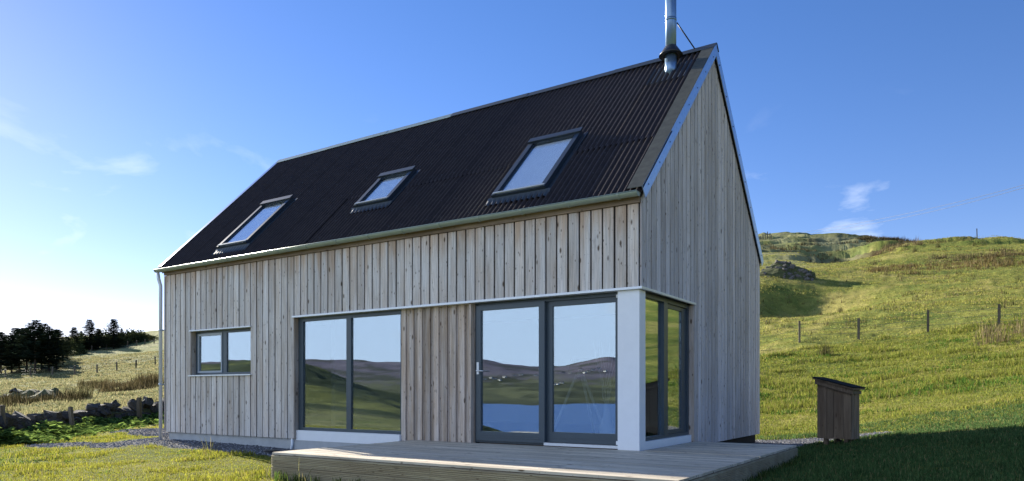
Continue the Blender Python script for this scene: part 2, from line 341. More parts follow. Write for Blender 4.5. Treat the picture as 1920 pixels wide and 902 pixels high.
# ------------------------------------------------------------------ terrain sheet
def seg(a, b, n): return np.linspace(a, b, n, endpoint=False)
ang = np.radians(np.concatenate([seg(80, 113, 330), seg(113, 138, 30), seg(138, 178, 210), seg(178, 203, 24), seg(203, 247, 140), seg(247, 380, 70), seg(380, 440, 60)]))
rad = [.35]
while rad[-1] < 7000: rad.append(rad[-1] * 1.0155 + .012)
rad = np.array(rad); TC = (3.0, -6.0)
nr, na = len(rad), len(ang)
X = TC[0] + rad[:, None] * np.cos(ang); Y = TC[1] + rad[:, None] * np.sin(ang)
Z = height(X, Y)
def gravel_mask(x, y):
    hd = house_dist(x, y) + fbm(x / .8, y / .8, 3, 41) * .55
    m = 1 - sstep(.85, 1.15, hd)
    sp = np.hypot((x + 12.6) / 2.4, (y + 1.2) / .55) + fbm(x / .7, y / .7, 3, 42) * .8      # spur of stones past the corner
    sp2 = np.hypot((x + 14.0) / 4.2, (y - 1.9 + (x + 14) * .25) / 1.0) + fbm(x / .9, y / .9, 3, 43) * .7
    sp3 = np.hypot((x - .9) / 1.6, (y - 7.0) / .75) + fbm(x / .7, y / .7, 3, 44) * .4
    return np.maximum.reduce([m, 1 - sstep(.85, 1.1, sp), 1 - sstep(.85, 1.1, sp2), 1 - sstep(.85, 1.1, sp3)])
def px_of(x, y):
    dx = x - CX; dy = y - CY; r_ = dx * co_ + dy * si_; g_ = -dx * si_ + dy * co_
    return 960 + F * r_ / np.where(g_ > .1, g_, .1), g_
def ground_col(x, y, z):
    r = np.hypot(x - 2, y + 4)
    a = fbm(x / 1.1, y / 1.1, 4, 51); b = fbm(x / 6, y / 5, 4, 52); c = fbm(x / 40, y / 30, 4, 53)
    g1 = np.array([.255, .245, .058]); g2 = np.array([.11, .145, .032]); g3 = np.array([.31, .27, .09]); g4 = np.array([.095, .07, .035])
    w = np.clip(.5 + a * 1.5 + b * 1.2, 0, 1)[..., None]
    col = g2 + (g1 - g2) * w
    w3 = (sstep(.02, .22, b + .5 * a) * .75)[..., None]; col = col + (g3 - col) * w3
    w4 = (sstep(.14, .30, fbm(x / 9, y / 4, 4, 54)) * .7 * sstep(60, 110, r) * (1 - sstep(250, 500, r)))[..., None]; col = col + (g4 - col) * w4
    knoll_shade = sstep(135, 160, r) * (1 - sstep(260, 320, r)) * sstep(-125, -95, x) * (1 - sstep(-4, 10, x)) * (y > 60) * sstep(-.12, .08, fbm(x / 22, y / 9, 4, 62))      # shade of the knoll painted in as dark patches
    col = col + (np.array([.060, .052, .028]) - col) * (knoll_shade * .8)[..., None]
    # pale bleached pasture to the west
    pale = np.array([.26, .26, .14]); wp = (sstep(-14, -22, x) * sstep(18, 32, r) * .75 * (1 - sstep(200, 500, r)) * np.clip(.75 + 2 * b, 0, 1))[..., None]; col = col + (pale - col) * wp
    # moorland on the far hills: green low, heather high with blue-grey haze painted in
    moor_haze = np.array([.15, .135, .175]); low_ = np.array([.12, .13, .07]); dk = np.array([.045, .055, .035])
    # rough crofting ground south-west of the house: rushy dark hollows and paler greens
    ws = (sstep(50, 110, r) * sstep(-25, -60, y) * (1 - sstep(600, 1200, r)))
    rg = fbm(x / 28, y / 14, 4, 58) + .35 * fbm(x / 5, y / 3, 3, 59)
    rough = np.array([.035, .055, .026]) + (np.array([.16, .17, .05]) - np.array([.035, .055, .026])) * sstep(-.06, .16, rg - .10 * sstep(150, 230, r))[..., None]
    col = col + (rough - col) * (ws * .9)[..., None]
    wf = sstep(350, 1100, r)[..., None]
    hh = sstep(20, 75, z + c * 90)[..., None]
    fc = low_ + (moor_haze - low_) * hh
    sh_ = ((1 - sstep(-27, -14, z + fbm(x / 60, y / 60, 3, 57) * 12)) * .8)[..., None]; fc = fc + (dk - fc) * sh_      # wooded shore
    pt = (sstep(.03, .16, fbm(x / 160, y / 80, 4, 56)) * .75)[..., None]; fc = fc + (dk - fc) * pt
    col = col + (fc - col) * wf
    gm = gravel_mask(x, y)[..., None]; gc = np.array([.14, .14, .15])
    return col + (gc - col) * gm
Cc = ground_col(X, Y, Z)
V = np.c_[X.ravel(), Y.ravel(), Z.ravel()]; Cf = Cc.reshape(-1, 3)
i0 = np.arange(nr - 1)[:, None] * na; j0 = np.arange(na)[None]; j1 = (j0 + 1) % na
quads = np.stack([i0 + j0, i0 + na + j0, i0 + na + j1, i0 + j1], -1).reshape(-1, 4)
mg, tg, bg_ = new_mat('ground_turf'); L = tg.links.new
bg_.inputs['Roughness'].default_value = 1; bg_.inputs['Specular IOR Level'].default_value = .05
at = N(tg, 'ShaderNodeAttribute', attribute_name='Col'); tcn = N(tg, 'ShaderNodeTexCoord')
n1 = N(tg, 'ShaderNodeTexNoise', i_Scale=9.0, i_Detail=8.0, i_Roughness=.7); L(tcn.outputs['Object'], n1.inputs['Vector'])
n2 = N(tg, 'ShaderNodeTexNoise', i_Scale=.9, i_Detail=8.0, i_Roughness=.72); L(tcn.outputs['Object'], n2.inputs['Vector'])
ms = N(tg, 'ShaderNodeMath', operation='ADD'); L(n1.outputs[0], ms.inputs[0]); L(n2.outputs[0], ms.inputs[1])
mr = N(tg, 'ShaderNodeMapRange'); mr.inputs[1].default_value = .65; mr.inputs[2].default_value = 1.35; mr.inputs[3].default_value = .5; mr.inputs[4].default_value = 1.5; L(ms.outputs[0], mr.inputs[0])
vs = N(tg, 'ShaderNodeVectorMath', operation='SCALE'); L(at.outputs[0], vs.inputs[0]); L(mr.outputs[0], vs.inputs['Scale']); L(vs.outputs[0], bg_.inputs['Base Color'])
bp = N(tg, 'ShaderNodeBump', i_Strength=.8, i_Distance=.12); L(n1.outputs[0], bp.inputs['Height'])
bp2 = N(tg, 'ShaderNodeBump', i_Strength=.6, i_Distance=.5); L(n2.outputs[0], bp2.inputs['Height']); L(bp.outputs[0], bp2.inputs['Normal']); L(bp2.outputs[0], bg_.inputs['Normal'])
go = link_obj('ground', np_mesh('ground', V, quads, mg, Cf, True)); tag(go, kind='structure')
# loch
ml, tl_, bl = new_mat('loch_water'); bl.inputs['Base Color'].default_value = (.02, .10, .32, 1); bl.inputs['Roughness'].default_value = .45; bl.inputs['Specular IOR Level'].default_value = .12
tcn = N(tl_, 'ShaderNodeTexCoord'); nn = N(tl_, 'ShaderNodeTexNoise', i_Scale=.22, i_Detail=6.0); mpn = N(tl_, 'ShaderNodeMapping'); mpn.inputs['Scale'].default_value = (.6, 1.6, 1)
tl_.links.new(tcn.outputs['Object'], mpn.inputs[0]); tl_.links.new(mpn.outputs[0], nn.inputs['Vector'])
bpn = N(tl_, 'ShaderNodeBump', i_Strength=.5, i_Distance=2.0); tl_.links.new(nn.outputs[0], bpn.inputs['Height']); tl_.links.new(bpn.outputs[0], bl.inputs['Normal'])
lo = MB().add([(-3200, -3400, -30), (2500, -3400, -30), (2500, -140, -30), (-3200, -140, -30)], [(0, 1, 2, 3)]).build('loch', ml); tag(lo, kind='structure')

# ------------------------------------------------------------------ house
house = empty('house', (-5.6, 3.2, -.25))
tag(house, 'timber clad gabled house with black corrugated roof and glazed corner', 'house')
HO = Vector((5.6, -3.2, .25))
def part(mb, name, mat, parent=None, loc=(0, 0, 0), rot=(0, 0, 0)):
    return mb.build(name, M[mat], parent or house, HO + Vector(loc) if parent is None else loc, rot)
LH, WD, TOPB = 11.27, 6.35, 3.37
# backing wall
wb = MB()
wb.box(-7.0, -.03, .006, .11, 2.245, 3.55); wb.box(-8.285, -7.0, .006, .11, -.07, 3.55); wb.box(-11.22, -10.29, .006, .11, -.07, 3.55)
wb.box(-10.29, -8.285, .006, .11, 2.12, 3.55); wb.box(-10.29, -8.285, .006, .11, -.07, 1.12)
wb.box(-4.40, -2.86, .13, .24, -.05, 2.245)
wb.box(-.10, -.006, .11, 2.17, 2.245, 3.5)
wb.prism([(2.185, -.07), (WD - .02, -.07), (WD - .02, 3.5), (WD / 2, 3.5 + WD / 2 - .03), (2.185, 3.5 + 2.1)], 'x', -.10, -.006)
wb.prism([(.12, 3.51), (2.18, 3.51), (2.18, 3.5 + 2.1), (.12, 3.55)], 'x', -.10, -.006)
wb.prism([(.03, -.07), (WD - .02, -.07), (WD - .02, 3.5), (WD / 2, 3.5 + WD / 2 - .03), (.03, 3.5)], 'x', -11.22, -11.1)
wb.box(-11.1, -.1, WD - .12, WD - .02, -.07, 3.5)
part(wb, 'wall', 'membrane')
# rear layer of boards seen in the gaps
def lbox(w, t, z0, z1): return MB().box(-w / 2, w / 2, 0, t, z0, z1)
PITCH = .1839
bmesh_cache = {}
def board(x, y, z0, z1, w=.154, t=.026, mat='board', rz=0, key=None):
    k = (round(z0, 3), round(z1, 3), w, t, mat)
    if k not in bmesh_cache: bmesh_cache[k] = lbox(w, t, 0, z1 - z0).mesh('board', M[mat])
    return link_obj('board', bmesh_cache[k], house, HO + Vector((x, y, z0)), (random.uniform(-.0015, .0015), random.uniform(-.001, .001), rz))
for k in range(61):
    xc = -PITCH * (k + .5)
    jit = random.uniform(-.004, .004); yj = -.018 + random.uniform(-.003, .003)
    if k < 38: board(xc + jit, yj, 2.243, TOPB)
    elif 45 <= k <= 55:
        board(xc + jit, yj, 2.118, TOPB); board(xc + jit, yj, -.085, 1.128)
    else: board(xc + jit, yj, -.085, TOPB)
board(-11.262, -.018, -.085, TOPB, .055, .05)
NG = 35; GP = WD / NG
def gtop(y): return 3.55 + min(y, WD - y)
for k in range(NG):
    y0 = GP * k + .014; y1 = GP * (k + 1) - .014; z0 = 2.243 if k < 12 else -.08
    xj = random.uniform(-.003, .003)
    ym = (y0 + y1) / 2; h0, h1 = gtop(y0) - z0, gtop(y1) - z0
    w = (y1 - y0) / 2
    mb = MB(); poly = [(-w, 0), (w, 0), (w, h1), (-w, h0)]
    if y0 < WD / 2 < y1: poly = [(-w, 0), (w, 0), (w, h1), (WD / 2 - ym, gtop(WD / 2) - z0), (-w, h0)]
    mb.prism(poly, 'x', -.004, .020)
    part(mb, 'board', 'board_gable', loc=(xj, ym, z0))
# recessed panel between the windows: rear boards and proud front boards
for i in range(9):
    x0 = -4.40 + i * .172
    board(x0 + .086, .112, -.03, 2.235, .166, .016, 'panel')
for i in range(9):
    x0 = -4.335 + i * .1785
    if x0 > -2.90: break
    board(x0, .080 + random.uniform(-.003, .003), -.03, 2.235, .092, .026, 'panel')
# reveals
for x0, x1, z0, z1 in ((-7.012, -6.99, -.085, 2.2), (-10.305, -10.287, 1.15, 2.09), (-8.283, -8.265, 1.15, 2.09), (-2.90, -2.865, -.02, 2.2)):
    part(MB().box(0, x1 - x0, 0, .115, 0, z1 - z0), 'reveal_board', 'panel', loc=(x0, -.012 if x0 < -3 else .02, z0))
part(MB().box(-.1, .012, 0, .022, 0, 2.2), 'reveal_board', 'panel', loc=(0, 2.162, 0))
part(MB().box(-LH + .08, -.1, .04, .3, -.75, -.082), 'plinth', 'plinth')
part(MB().box(-.3, -.06, .31, WD - .05, -.75, -.084), 'plinth', 'membrane')  # black box standing in for the shaded gap under the gable cladding
part(MB().box(-LH + .02, .015, -.045, -.004, TOPB + .006, TOPB + .105), 'fascia', 'fascia')
# aluminium flashing band over the openings
part(MB().box(-7.03, .045, -.042, .10, 2.205, 2.238).box(.0, .045, .10, 2.20, 2.205, 2.238), 'lintel_flashing', 'alu')
# corner post and apron
part(MB().box(-.335, -.012, .012, .225, -.01, 2.203), 'corner_post', 'white')
# inner room
room = MB()
room.box(-11.09, -.32, .26, 6.2, -.04, .012)
part(room, 'floor', 'roomfloor')
part(MB().box(-11.09, -.12, 6.12, 6.2, .013, 2.6).box(-11.09, -11.0, .2, 6.12, .013, 2.6).box(-7.3, -7.2, 1.2, 6.12, .013, 2.6), 'inner_wall', 'room')
part(MB().box(-11.09, -.12, .13, 6.12, 2.61, 2.7), 'ceiling', 'room')

# --- windows
def ring(mb, x0, x1, z0, z1, y0, y1, wl, wr, wb_, wt):
    mb.box(x0, x0 + wl, y0, y1, z0, z1); mb.box(x1 - wr, x1, y0, y1, z0, z1)
    mb.box(x0 + wl, x1 - wr, y0 + .001, y1, z0, z0 + wb_); mb.box(x0 + wl, x1 - wr, y0 + .001, y1, z1 - wt, z1); return mb
def sub(mb, name, mat, parent, loc=(0, 0, 0)):
    o = mb.build(name, M[mat], parent, loc)
    if name == 'pane':                       # panes never sit perfectly parallel: turn a hair about their own centre
        c = sum((Vector(v.co) for v in o.data.vertices), Vector()) / 8
        for v in o.data.vertices: v.co = Vector(v.co) - c
        o.location = Vector(loc) + c; o.rotation_euler = (random.uniform(-.0025, .0025), 0, random.uniform(-.0025, .0025))
    return o
# small casement
fr = MB(); ring(fr, -10.285, -8.285, 1.158, 2.088, .10, .17, .10, .05, .05, .06); fr.box(-9.36, -9.21, .101, .17, 1.208, 2.028)
w1 = part(fr, 'window', 'frame')
sash = MB(); ring(sash, -10.195, -9.355, 1.205, 2.04, .085, .14, .035, .035, .04, .05); sub(sash, 'sash', 'sash', w1)
sub(MB().box(-10.165, -9.385, .11, .118, 1.24, 1.995), 'pane', 'glass', w1); sub(MB().box(-9.21, -8.335, .12, .128, 1.208, 2.028), 'pane', 'glass', w1)
sub(MB().box(-10.33, -8.24, -.062, .099, 1.131, 1.156), 'sill', 'alu', w1); sub(MB().box(-10.31, -8.25, -.055, .099, 2.092, 2.114), 'window_head', 'alu', w1)
# picture window
fr = MB(); ring(fr, -6.985, -4.38, .075, 2.203, .085, .17, .12, .025, .055, .07); fr.box(-5.706, -5.590, .086, .17, .13, 2.133)
w2 = part(fr, 'picture_window', 'frame')
sub(MB().box(-6.865, -5.706, .115, .123, .13, 2.133), 'pane', 'glass', w2); sub(MB().box(-5.590, -4.405, .115, .123, .13, 2.133), 'pane', 'glass', w2)
sub(MB().box(-6.99, -4.385, .035, .12, -.115, .073), 'apron_panel', 'white', w2)
# sliding door
fr = MB(); ring(fr, -2.865, -.337, .004, 2.203, .12, .24, .05, .06, .03, .05)
dr = part(fr, 'sliding_door', 'frame')
lf = MB(); ring(lf, -2.81, -1.555, .035, 2.16, .085, .15, .085, .10, .145, .075)
lf.box(-2.74, -1.64, .079, .0845, .09, .098).box(-2.74, -1.64, .079, .0845, .125, .133)
l1 = sub(lf, 'door_leaf', 'frame', dr)
lf = MB(); ring(lf, -1.56, -.395, .05, 2.16, .155, .205, .10, .04, .155, .085); lf.box(-1.46, -.44, .1495, .1545, .11, .118)
l2 = sub(lf, 'door_leaf', 'frame', dr)
sub(MB().box(-2.725, -1.655, .115, .123, .18, 2.085), 'pane', 'glass', dr); sub(MB().box(-1.46, -.435, .18, .188, .205, 2.075), 'pane', 'glass', dr)
hd_ = MB().box(-2.79, -2.75, .068, .084, 1.08, 1.27); hd_.tube([(-2.77, .07, 1.135), (-2.77, .03, 1.135), (-2.64, .028, 1.13)], .009, 8); hd_.tube([(-2.77, .062, 1.22), (-2.77, .085, 1.22)], .012, 8)
sub(hd_, 'handle', 'alu', dr)
sub(MB().box(-1.553, -.345, .06, .119, .006, .046), 'threshold', 'alu', dr)
sub(MB().box(-.40, -.35, .10, .119, .06, .11), 'cover_cap', 'white', dr); sub(MB().box(-.40, -.35, .10, .119, 2.125, 2.17), 'cover_cap', 'white', dr)
# gable-side corner window
def ringx(mb, y0, y1, z0, z1, x0, x1, wl, wr, wb_, wt):
    mb.box(x0, x1, y0, y0 + wl, z0, z1); mb.box(x0, x1, y1 - wr, y1, z0, z1)
    mb.box(x0, x1 - .001, y0 + wl, y1 - wr, z0, z0 + wb_); mb.box(x0, x1 - .001, y0 + wl, y1 - wr, z1 - wt, z1); return mb
fr = ringx(MB(), .23, 2.155, .112, 2.203, -.16, -.06, .05, .05, .045, .06); fr.box(-.16, -.062, 1.06, 1.22, .157, 2.143)
w3 = part(fr, 'corner_window', 'frame')
s2 = ringx(MB(), 1.225, 2.10, .16, 2.14, -.14, -.09, .06, .20, .06, .06); sub(s2, 'sash', 'frame', w3)
sub(MB().box(-.118, -.11, .28, 1.06, .157, 2.143), 'pane', 'glass', w3); sub(MB().box(-.118, -.11, 1.285, 1.90, .22, 2.08), 'pane', 'glass', w3)
sub(MB().box(-.12, -.02, .228, 2.155, -.01, .108), 'apron_panel', 'white', w3)

# --- roof
R2 = math.sqrt(.5)
RH = 3.575                                    # roof plane z = RH + y at the corrugation valleys
slab = MB(); slab.prism([(-.02, RH - .04), (WD / 2, RH - .04 + WD / 2 + .02), (WD + .02, RH - .04), (WD + .02, RH - .13), (WD / 2, RH - .13 + WD / 2), (-.02, RH - .13)], 'x', -LH - .03, .03)
roof = part(slab, 'roof', 'membrane')
def corr(width, length, amp=.024, pitch=.095, seg=8, phase=0.0):
    mb = MB(); n = int(round(width / pitch * seg)); vs = []; fs = []
    for i in range(n + 1):
        x = width * i / n; h = amp * (1 + math.cos(2 * math.pi * (x / pitch + phase)))
        for v in (0, length): vs.append((x, v * R2 - h * R2, v * R2 + h * R2))
    for i in range(n): fs.append((2 * i, 2 * i + 2, 2 * i + 3, 2 * i + 1))
    return mb.add(vs, fs, True)
VL = 1.60; sheet = corr(.95, VL).mesh('roof_sheet', M['sheet'])
SX = -11.36
for i in range(12):
    for r in range(3):
        lift = .0025 * r + random.uniform(0, .001)
        v0 = -.115 + r * 1.545
        x0 = SX + i * .952 + (.03 if r == 0 and i >= 5 else 0)
        link_obj('roof_sheet', sheet, roof, (x0, v0 * R2 - lift * R2, RH + v0 * R2 + lift * R2), (0, 0, 0))
rs = MB(); ln = 4.75
vs_ = []; fs_ = []
n = 12 * 10 * 4
for i in range(n + 1):
    x = SX + 11.42 * i / n; h = .017 * (1 + math.cos(2 * math.pi * (x - SX) / .095))
    for v in (-.1, 4.44): vs_.append((x, WD - v * R2 + h * R2, RH + v * R2 + h * R2))
for i in range(n): fs_.append((2 * i, 2 * i + 1, 2 * i + 3, 2 * i + 2))
sub(MB().add(vs_, fs_, True), 'rear_roof_sheet', 'sheet', roof)
def on_roof(x, v, w): return (x, v * R2 - w * R2, RH + v * R2 + w * R2)
nl = MB()
for v in (.06, .62, 1.2, 1.62, 2.2, 2.75, 3.2, 3.8, 4.3):
    for i in range(0, 118, 3):
        x = SX + .095 * (i + (1 if int(v * 10) % 2 else 2)); w = .042 + .010 * min(2, int((v + .1) / 1.545))
        c = Vector(on_roof(x, v, w)); a = .008
        nl.add([c + Vector((-a, -a, -a)), c + Vector((a, -a, -a)), c + Vector((0, a, a * .2)), c + Vector((0, -a * .6, a * .9))], [(0, 1, 3), (1, 2, 3), (2, 0, 3)])
o = sub(nl, 'roof_nail', 'lead', roof); tag(o, kind='stuff')
# ridge cap in lengths
for i in range(6):
    x0 = -LH - .10 + i * 1.905; x1 = x0 + 1.93;  zr = RH + WD / 2 + .088 + .004 * (i % 2); b = WD / 2
    cap = MB(); cap.prism([(b - .12, zr - .11), (b - .02, zr - .008), (b + .02, zr - .008), (b + .12, zr - .11), (b + .12, zr - .12), (b, zr - .02), (b - .12, zr - .12)], 'x', x0, x1)
    sub(cap, 'ridge_cap', 'lead' if i >= 3 else 'gutter', roof)  # left lengths in paler metal, painting in the light on them
# verge flashings: flat top strip and galvanised face
AP = RH + WD / 2
for side, xa, xb, xf in (('r', -.15, .075, (.066, .078)), ('l', -LH - .13, -LH - .02, (-LH - .133, -LH - .121))):
    for sgn in (0, 1):
        def Pm(y): return y if sgn == 0 else WD - y
        mb = MB()
        for a, b in ((-.09, 1.55), (1.55, WD / 2)):
            mb.prism([(Pm(a), RH + a + .084), (Pm(b), RH + b + .084), (Pm(b), RH + b + .092), (Pm(a), RH + a + .092)], 'x', xa, xb)
        sub(mb, 'verge_strip', 'moss' if side == 'r' else 'galv', roof)
        mb = MB(); mb.prism([(Pm(-.095), RH - .005), (Pm(WD / 2), AP + .090 - (.004 if sgn else 0)), (Pm(WD / 2), AP - .135), (Pm(.02), RH - .135)], 'x', xf[0] - .003 * sgn, xf[1] - .003 * sgn)
        face = sub(mb, 'verge_flashing', 'galv', roof)
        if side == 'r':
            scr = MB().tube([(0, 0, 0), (.008, 0, 0)], .011, 6).mesh('screw', M['black'])
            for k in range(8):
                yy = .12 + k * .41
                link_obj('screw', scr, roof, (xf[1] - .004, Pm(yy), RH + yy - .045))
# skylights, built in the slope plane
def skylight(x0, x1, v0, v1):
    w = x1 - x0; l = v1 - v0; h = .125
    fr = MB(); fw = .085
    fr.box(0, fw, 0, l, .0, h).box(w - fw, w, 0, l, .0, h).box(fw, w - fw, 0, fw, .0, h - .012).box(fw, w - fw, l - .12, l, .0, h - .002)
    fr.box(fw - .001, fw + .03, fw, l - .1, .04, h - .03).box(w - fw - .03, w - fw + .001, fw, l - .1, .04, h - .03)
    o = part(fr, 'skylight', 'skyframe', loc=on_roof(x0, v0, 0), rot=(math.pi / 4, 0, 0))
    MB().box(fw, w - fw, fw, l - .12, .085, .091).build('pane', M['skyglass'], o)
    MB().box(fw + .002, w - fw - .002, fw + .002, l - .122, .056, .066).build('blind', M['blind'], o)
    MB().box(-.015, w + .015, l - .10, l + .03, h + .002, h + .03).build('hood', M['skyframe'], o)
    MB().box(.02, w - .02, fw - .055, fw - .02, h - .008, h + .012).build('lower_rail', M['sash'], o)
    ap = MB(); n = int((w + .16) / .095 * 6); vs = []; fs = []
    for i in range(n + 1):
        x = -.08 + (w + .16) * i / n; hh = .017 * (1 + math.cos(2 * math.pi * (x0 + x - SX) / .095)) + .022
        vs += [(x, -.16, hh), (x, -.03, max(hh, .055)), (x, .004, .075)]
    for i in range(n): fs += [(3 * i, 3 * i + 3, 3 * i + 4, 3 * i + 1), (3 * i + 1, 3 * i + 4, 3 * i + 5, 3 * i + 2)]
    MB().add(vs, fs, True).build('apron_flashing', M['lead'], o)
    MB().box(-.07, 0, -.02, l + .05, .036, .046).build('side_flashing', M['lead'], o); MB().box(w, w + .07, -.02, l + .05, .036, .046).build('side_flashing', M['lead'], o)
    return o
def sk(px4):
    """corners in the photograph -> rectangle on a plane 12 cm above the sheets"""
    hh = RH + .125 * math.sqrt(2); out = []
    for px, py in px4:
        u = (px - 960) / F; d = (u * co_ - si_, u * si_ + co_, (CYY - py) / F)
        t = (hh + CY - CZ) / (d[2] - d[1]); x = CX + d[0] * t; y = CY + d[1] * t; out.append((x, (y + .125 * R2) / R2))
    (a, b, c, d) = out
    return ((a[0] + c[0]) / 2, (b[0] + d[0]) / 2, (c[1] + d[1]) / 2, (a[1] + b[1]) / 2)
for q in (((493, 381), (549, 368), (407, 462), (459, 454)), ((713, 328), (776, 316), (666, 384), (726, 373)), ((994, 263), (1089, 245), (924, 365), (1021, 349))):
    skylight(*sk(q))
# flue
FX, FY = -.585, 2.74
fl = MB().tube([(FX, FY, 6.2), (FX, FY, 8.6)], .094, 24)
flue = part(fl, 'flue', 'steel')
sub(MB().tube([(FX, FY, 6.15), (FX, FY, 6.64)], .100, 24), 'flue_sleeve', 'steel', flue)
sub(MB().tube([(FX, FY, 6.61), (FX, FY, 6.65), (FX, FY, 6.77)], [.205, .18, .098], 28), 'storm_collar', 'black', flue)
sub(MB().tube([(FX, FY, 7.20), (FX, FY, 7.25)], .098, 24), 'joint_band', 'steel', flue)
st = MB().tube([(FX + .09, FY + .05, 7.18), (-.30, WD / 2 - .02, AP + .07)], .011, 8); sub(st, 'stay_rod', 'black', flue)
bf = corr(.76, .62); b0 = bf.build('flue_flashing', M['lead'], flue, on_roof(SX + .095 * 110, 3.46, .012))
# gutter, joints, downpipe
gy, gz, gr_ = -.125, 3.50, .062
g = MB(); pr = []
for k in range(11):
    a = math.pi + math.pi * k / 10; pr.append((gy + gr_ * math.cos(a), gz + gr_ * math.sin(a)))
inn = [(gy + (gr_ - .005) * math.cos(math.pi + math.pi * k / 10), gz + (gr_ - .005) * math.sin(math.pi + math.pi * k / 10)) for k in range(10, -1, -1)]
g.prism(pr + inn, 'x', -LH - .14, .03)
g.tube([(-LH - .14, gy - gr_, gz), (.03, gy - gr_, gz)], .009, 8)
g.prism(pr, 'x', -LH - .145, -LH - .141); g.prism(pr, 'x', .031, .035)
gut = part(g, 'gutter', 'gutter')
jo = MB(); pj = [(gy + (gr_ + .007) * math.cos(math.pi + math.pi * k / 10), gz + (gr_ + .007) * math.sin(math.pi + math.pi * k / 10)) for k in range(11)]
jo.prism(pj, 'x', -.018, .018); jm = jo.mesh('gutter_bracket', M['gutter'])
for i in range(15): link_obj('gutter_bracket', jm, gut, (-.25 - i * .78, 0, -.001))
dp = part(MB().tube([(-LH - .09, gy, gz - .05), (-LH - .08, gy + .02, gz - .2), (-LH - .055, -.075, 3.15), (-LH - .055, -.075, -.27)], .038, 14), 'downpipe', 'alu')
for zz in (.95, 2.15): sub(MB().tube([(-LH - .055, -.075, zz), (-LH - .055, -.075, zz + .03)], .044, 14).box(-LH - .07, -LH - .01, -.08, -.02, zz, zz + .03), 'pipe_bracket', 'galv', dp)
part(MB().tube([(-7.08, .02, -.06), (-7.08, .015, -.2), (-7.10, -.01, -.36)], .026, 10), 'waste_pipe', 'white')

# ------------------------------------------------------------------ things inside the room
lamp = empty('floor_lamp', (-2.28, 2.6, .013)); tag(lamp, 'tripod floor lamp with white legs and dark shade behind the sliding door', 'lamp')
for k, (dx, dy) in enumerate(((-.52, -.12), (.46, .16), (.05, .5))):
    MB().tube([(dx, dy, 0), (dx * .12, dy * .12, 1.10)], [.022, .028], 8).build('leg', M['lampwhite'], lamp)
MB().tube([(0, 0, 1.06), (0, 0, 1.16)], .05, 10).build('hub', M['lampwhite'], lamp)
MB().tube([(0, 0, 1.16), (0, 0, 1.40)], [.22, .16], 18).build('lamp_shade', M['black'], lamp)
vase = empty('vase', (-1.83, 2.8, .013)); tag(vase, 'tall pale floor vase holding bare twigs behind the sliding door', 'vase')
MB().tube([(0, 0, 0), (0, 0, .12), (0, 0, .35), (0, 0, .6)], [.13, .14, .07, .05], 16).build('vessel', M['blind'], vase)
for k in range(9):
    a = k * 2.4; pts = [(0, 0, .5)]
    for j in range(1, 7): pts.append((math.cos(a) * .06 * j * (.6 + .05 * k) + random.uniform(-.03, .03), math.sin(a) * .05 * j + random.uniform(-.03, .03), .5 + j * .2))
    MB().tube(pts, [.012 - .0015 * j for j in range(7)], 5).build('twig', M['blind'], vase)

# ------------------------------------------------------------------ deck
deck = empty('deck', (-1.2, -2.87, -.35)); tag(deck, 'low timber deck with grooved sides wrapping the glazed corner', 'deck')
DO = Vector((1.2, 2.87, .35))
def dboard(x0, x1, y0, y1):
    MB().box(0, x1 - x0, 0, y1 - y0, 0, .028).build('deck_board', M['deck'], deck, DO + Vector((x0, y0, -.028 + random.uniform(-.0015, .0015))))
DX0, DX1, DY0, DY1 = -4.02, 1.58, -2.87, 2.2
bw = .138; y = DY0
while y < -.02:
    y1 = min(y + bw, .0)
    sp = random.choice((-1.1, .12, .12))
    dboard(DX0, sp, y, y1); dboard(sp + .004, DX1, y, y1); y += bw + .009
while y < DY1 - .02:
    dboard(.035, DX1, y, min(y + bw, DY1)); y += bw + .009
def groove_profile(h, n, d=.013):
    p = [(0, 0)]
    for i in range(n):
        z0 = h * i / n; z1 = h * (i + 1) / n; q = (z1 - z0)
        p += [(.026, z0 + q * .02), (.026, z0 + q * .50), (.026 - d, z0 + q * .60), (.026 - d, z0 + q * .92)]
    p += [(0, h)]; return p
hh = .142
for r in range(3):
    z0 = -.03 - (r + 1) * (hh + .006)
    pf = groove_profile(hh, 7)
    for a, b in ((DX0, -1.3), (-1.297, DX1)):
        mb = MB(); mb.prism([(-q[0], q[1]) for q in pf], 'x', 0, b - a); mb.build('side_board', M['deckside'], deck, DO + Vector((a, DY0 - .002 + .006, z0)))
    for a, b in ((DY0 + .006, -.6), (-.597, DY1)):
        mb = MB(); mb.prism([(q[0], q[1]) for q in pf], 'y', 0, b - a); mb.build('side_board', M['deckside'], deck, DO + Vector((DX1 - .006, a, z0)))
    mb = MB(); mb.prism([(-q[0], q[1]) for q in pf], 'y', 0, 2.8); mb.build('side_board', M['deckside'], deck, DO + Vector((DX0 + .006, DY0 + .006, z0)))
MB().box(DX0 + .05, DX1 - .06, DY0 + .05, DY0 + .1, -.45, -.03).box(DX0 + .05, DX1 - .06, -.2, -.15, -.45, -.03).box(.2, DX1 - .06, DY1 - .1, DY1 - .02, -.45, -.03).build('joist', M['shed'], deck, DO)

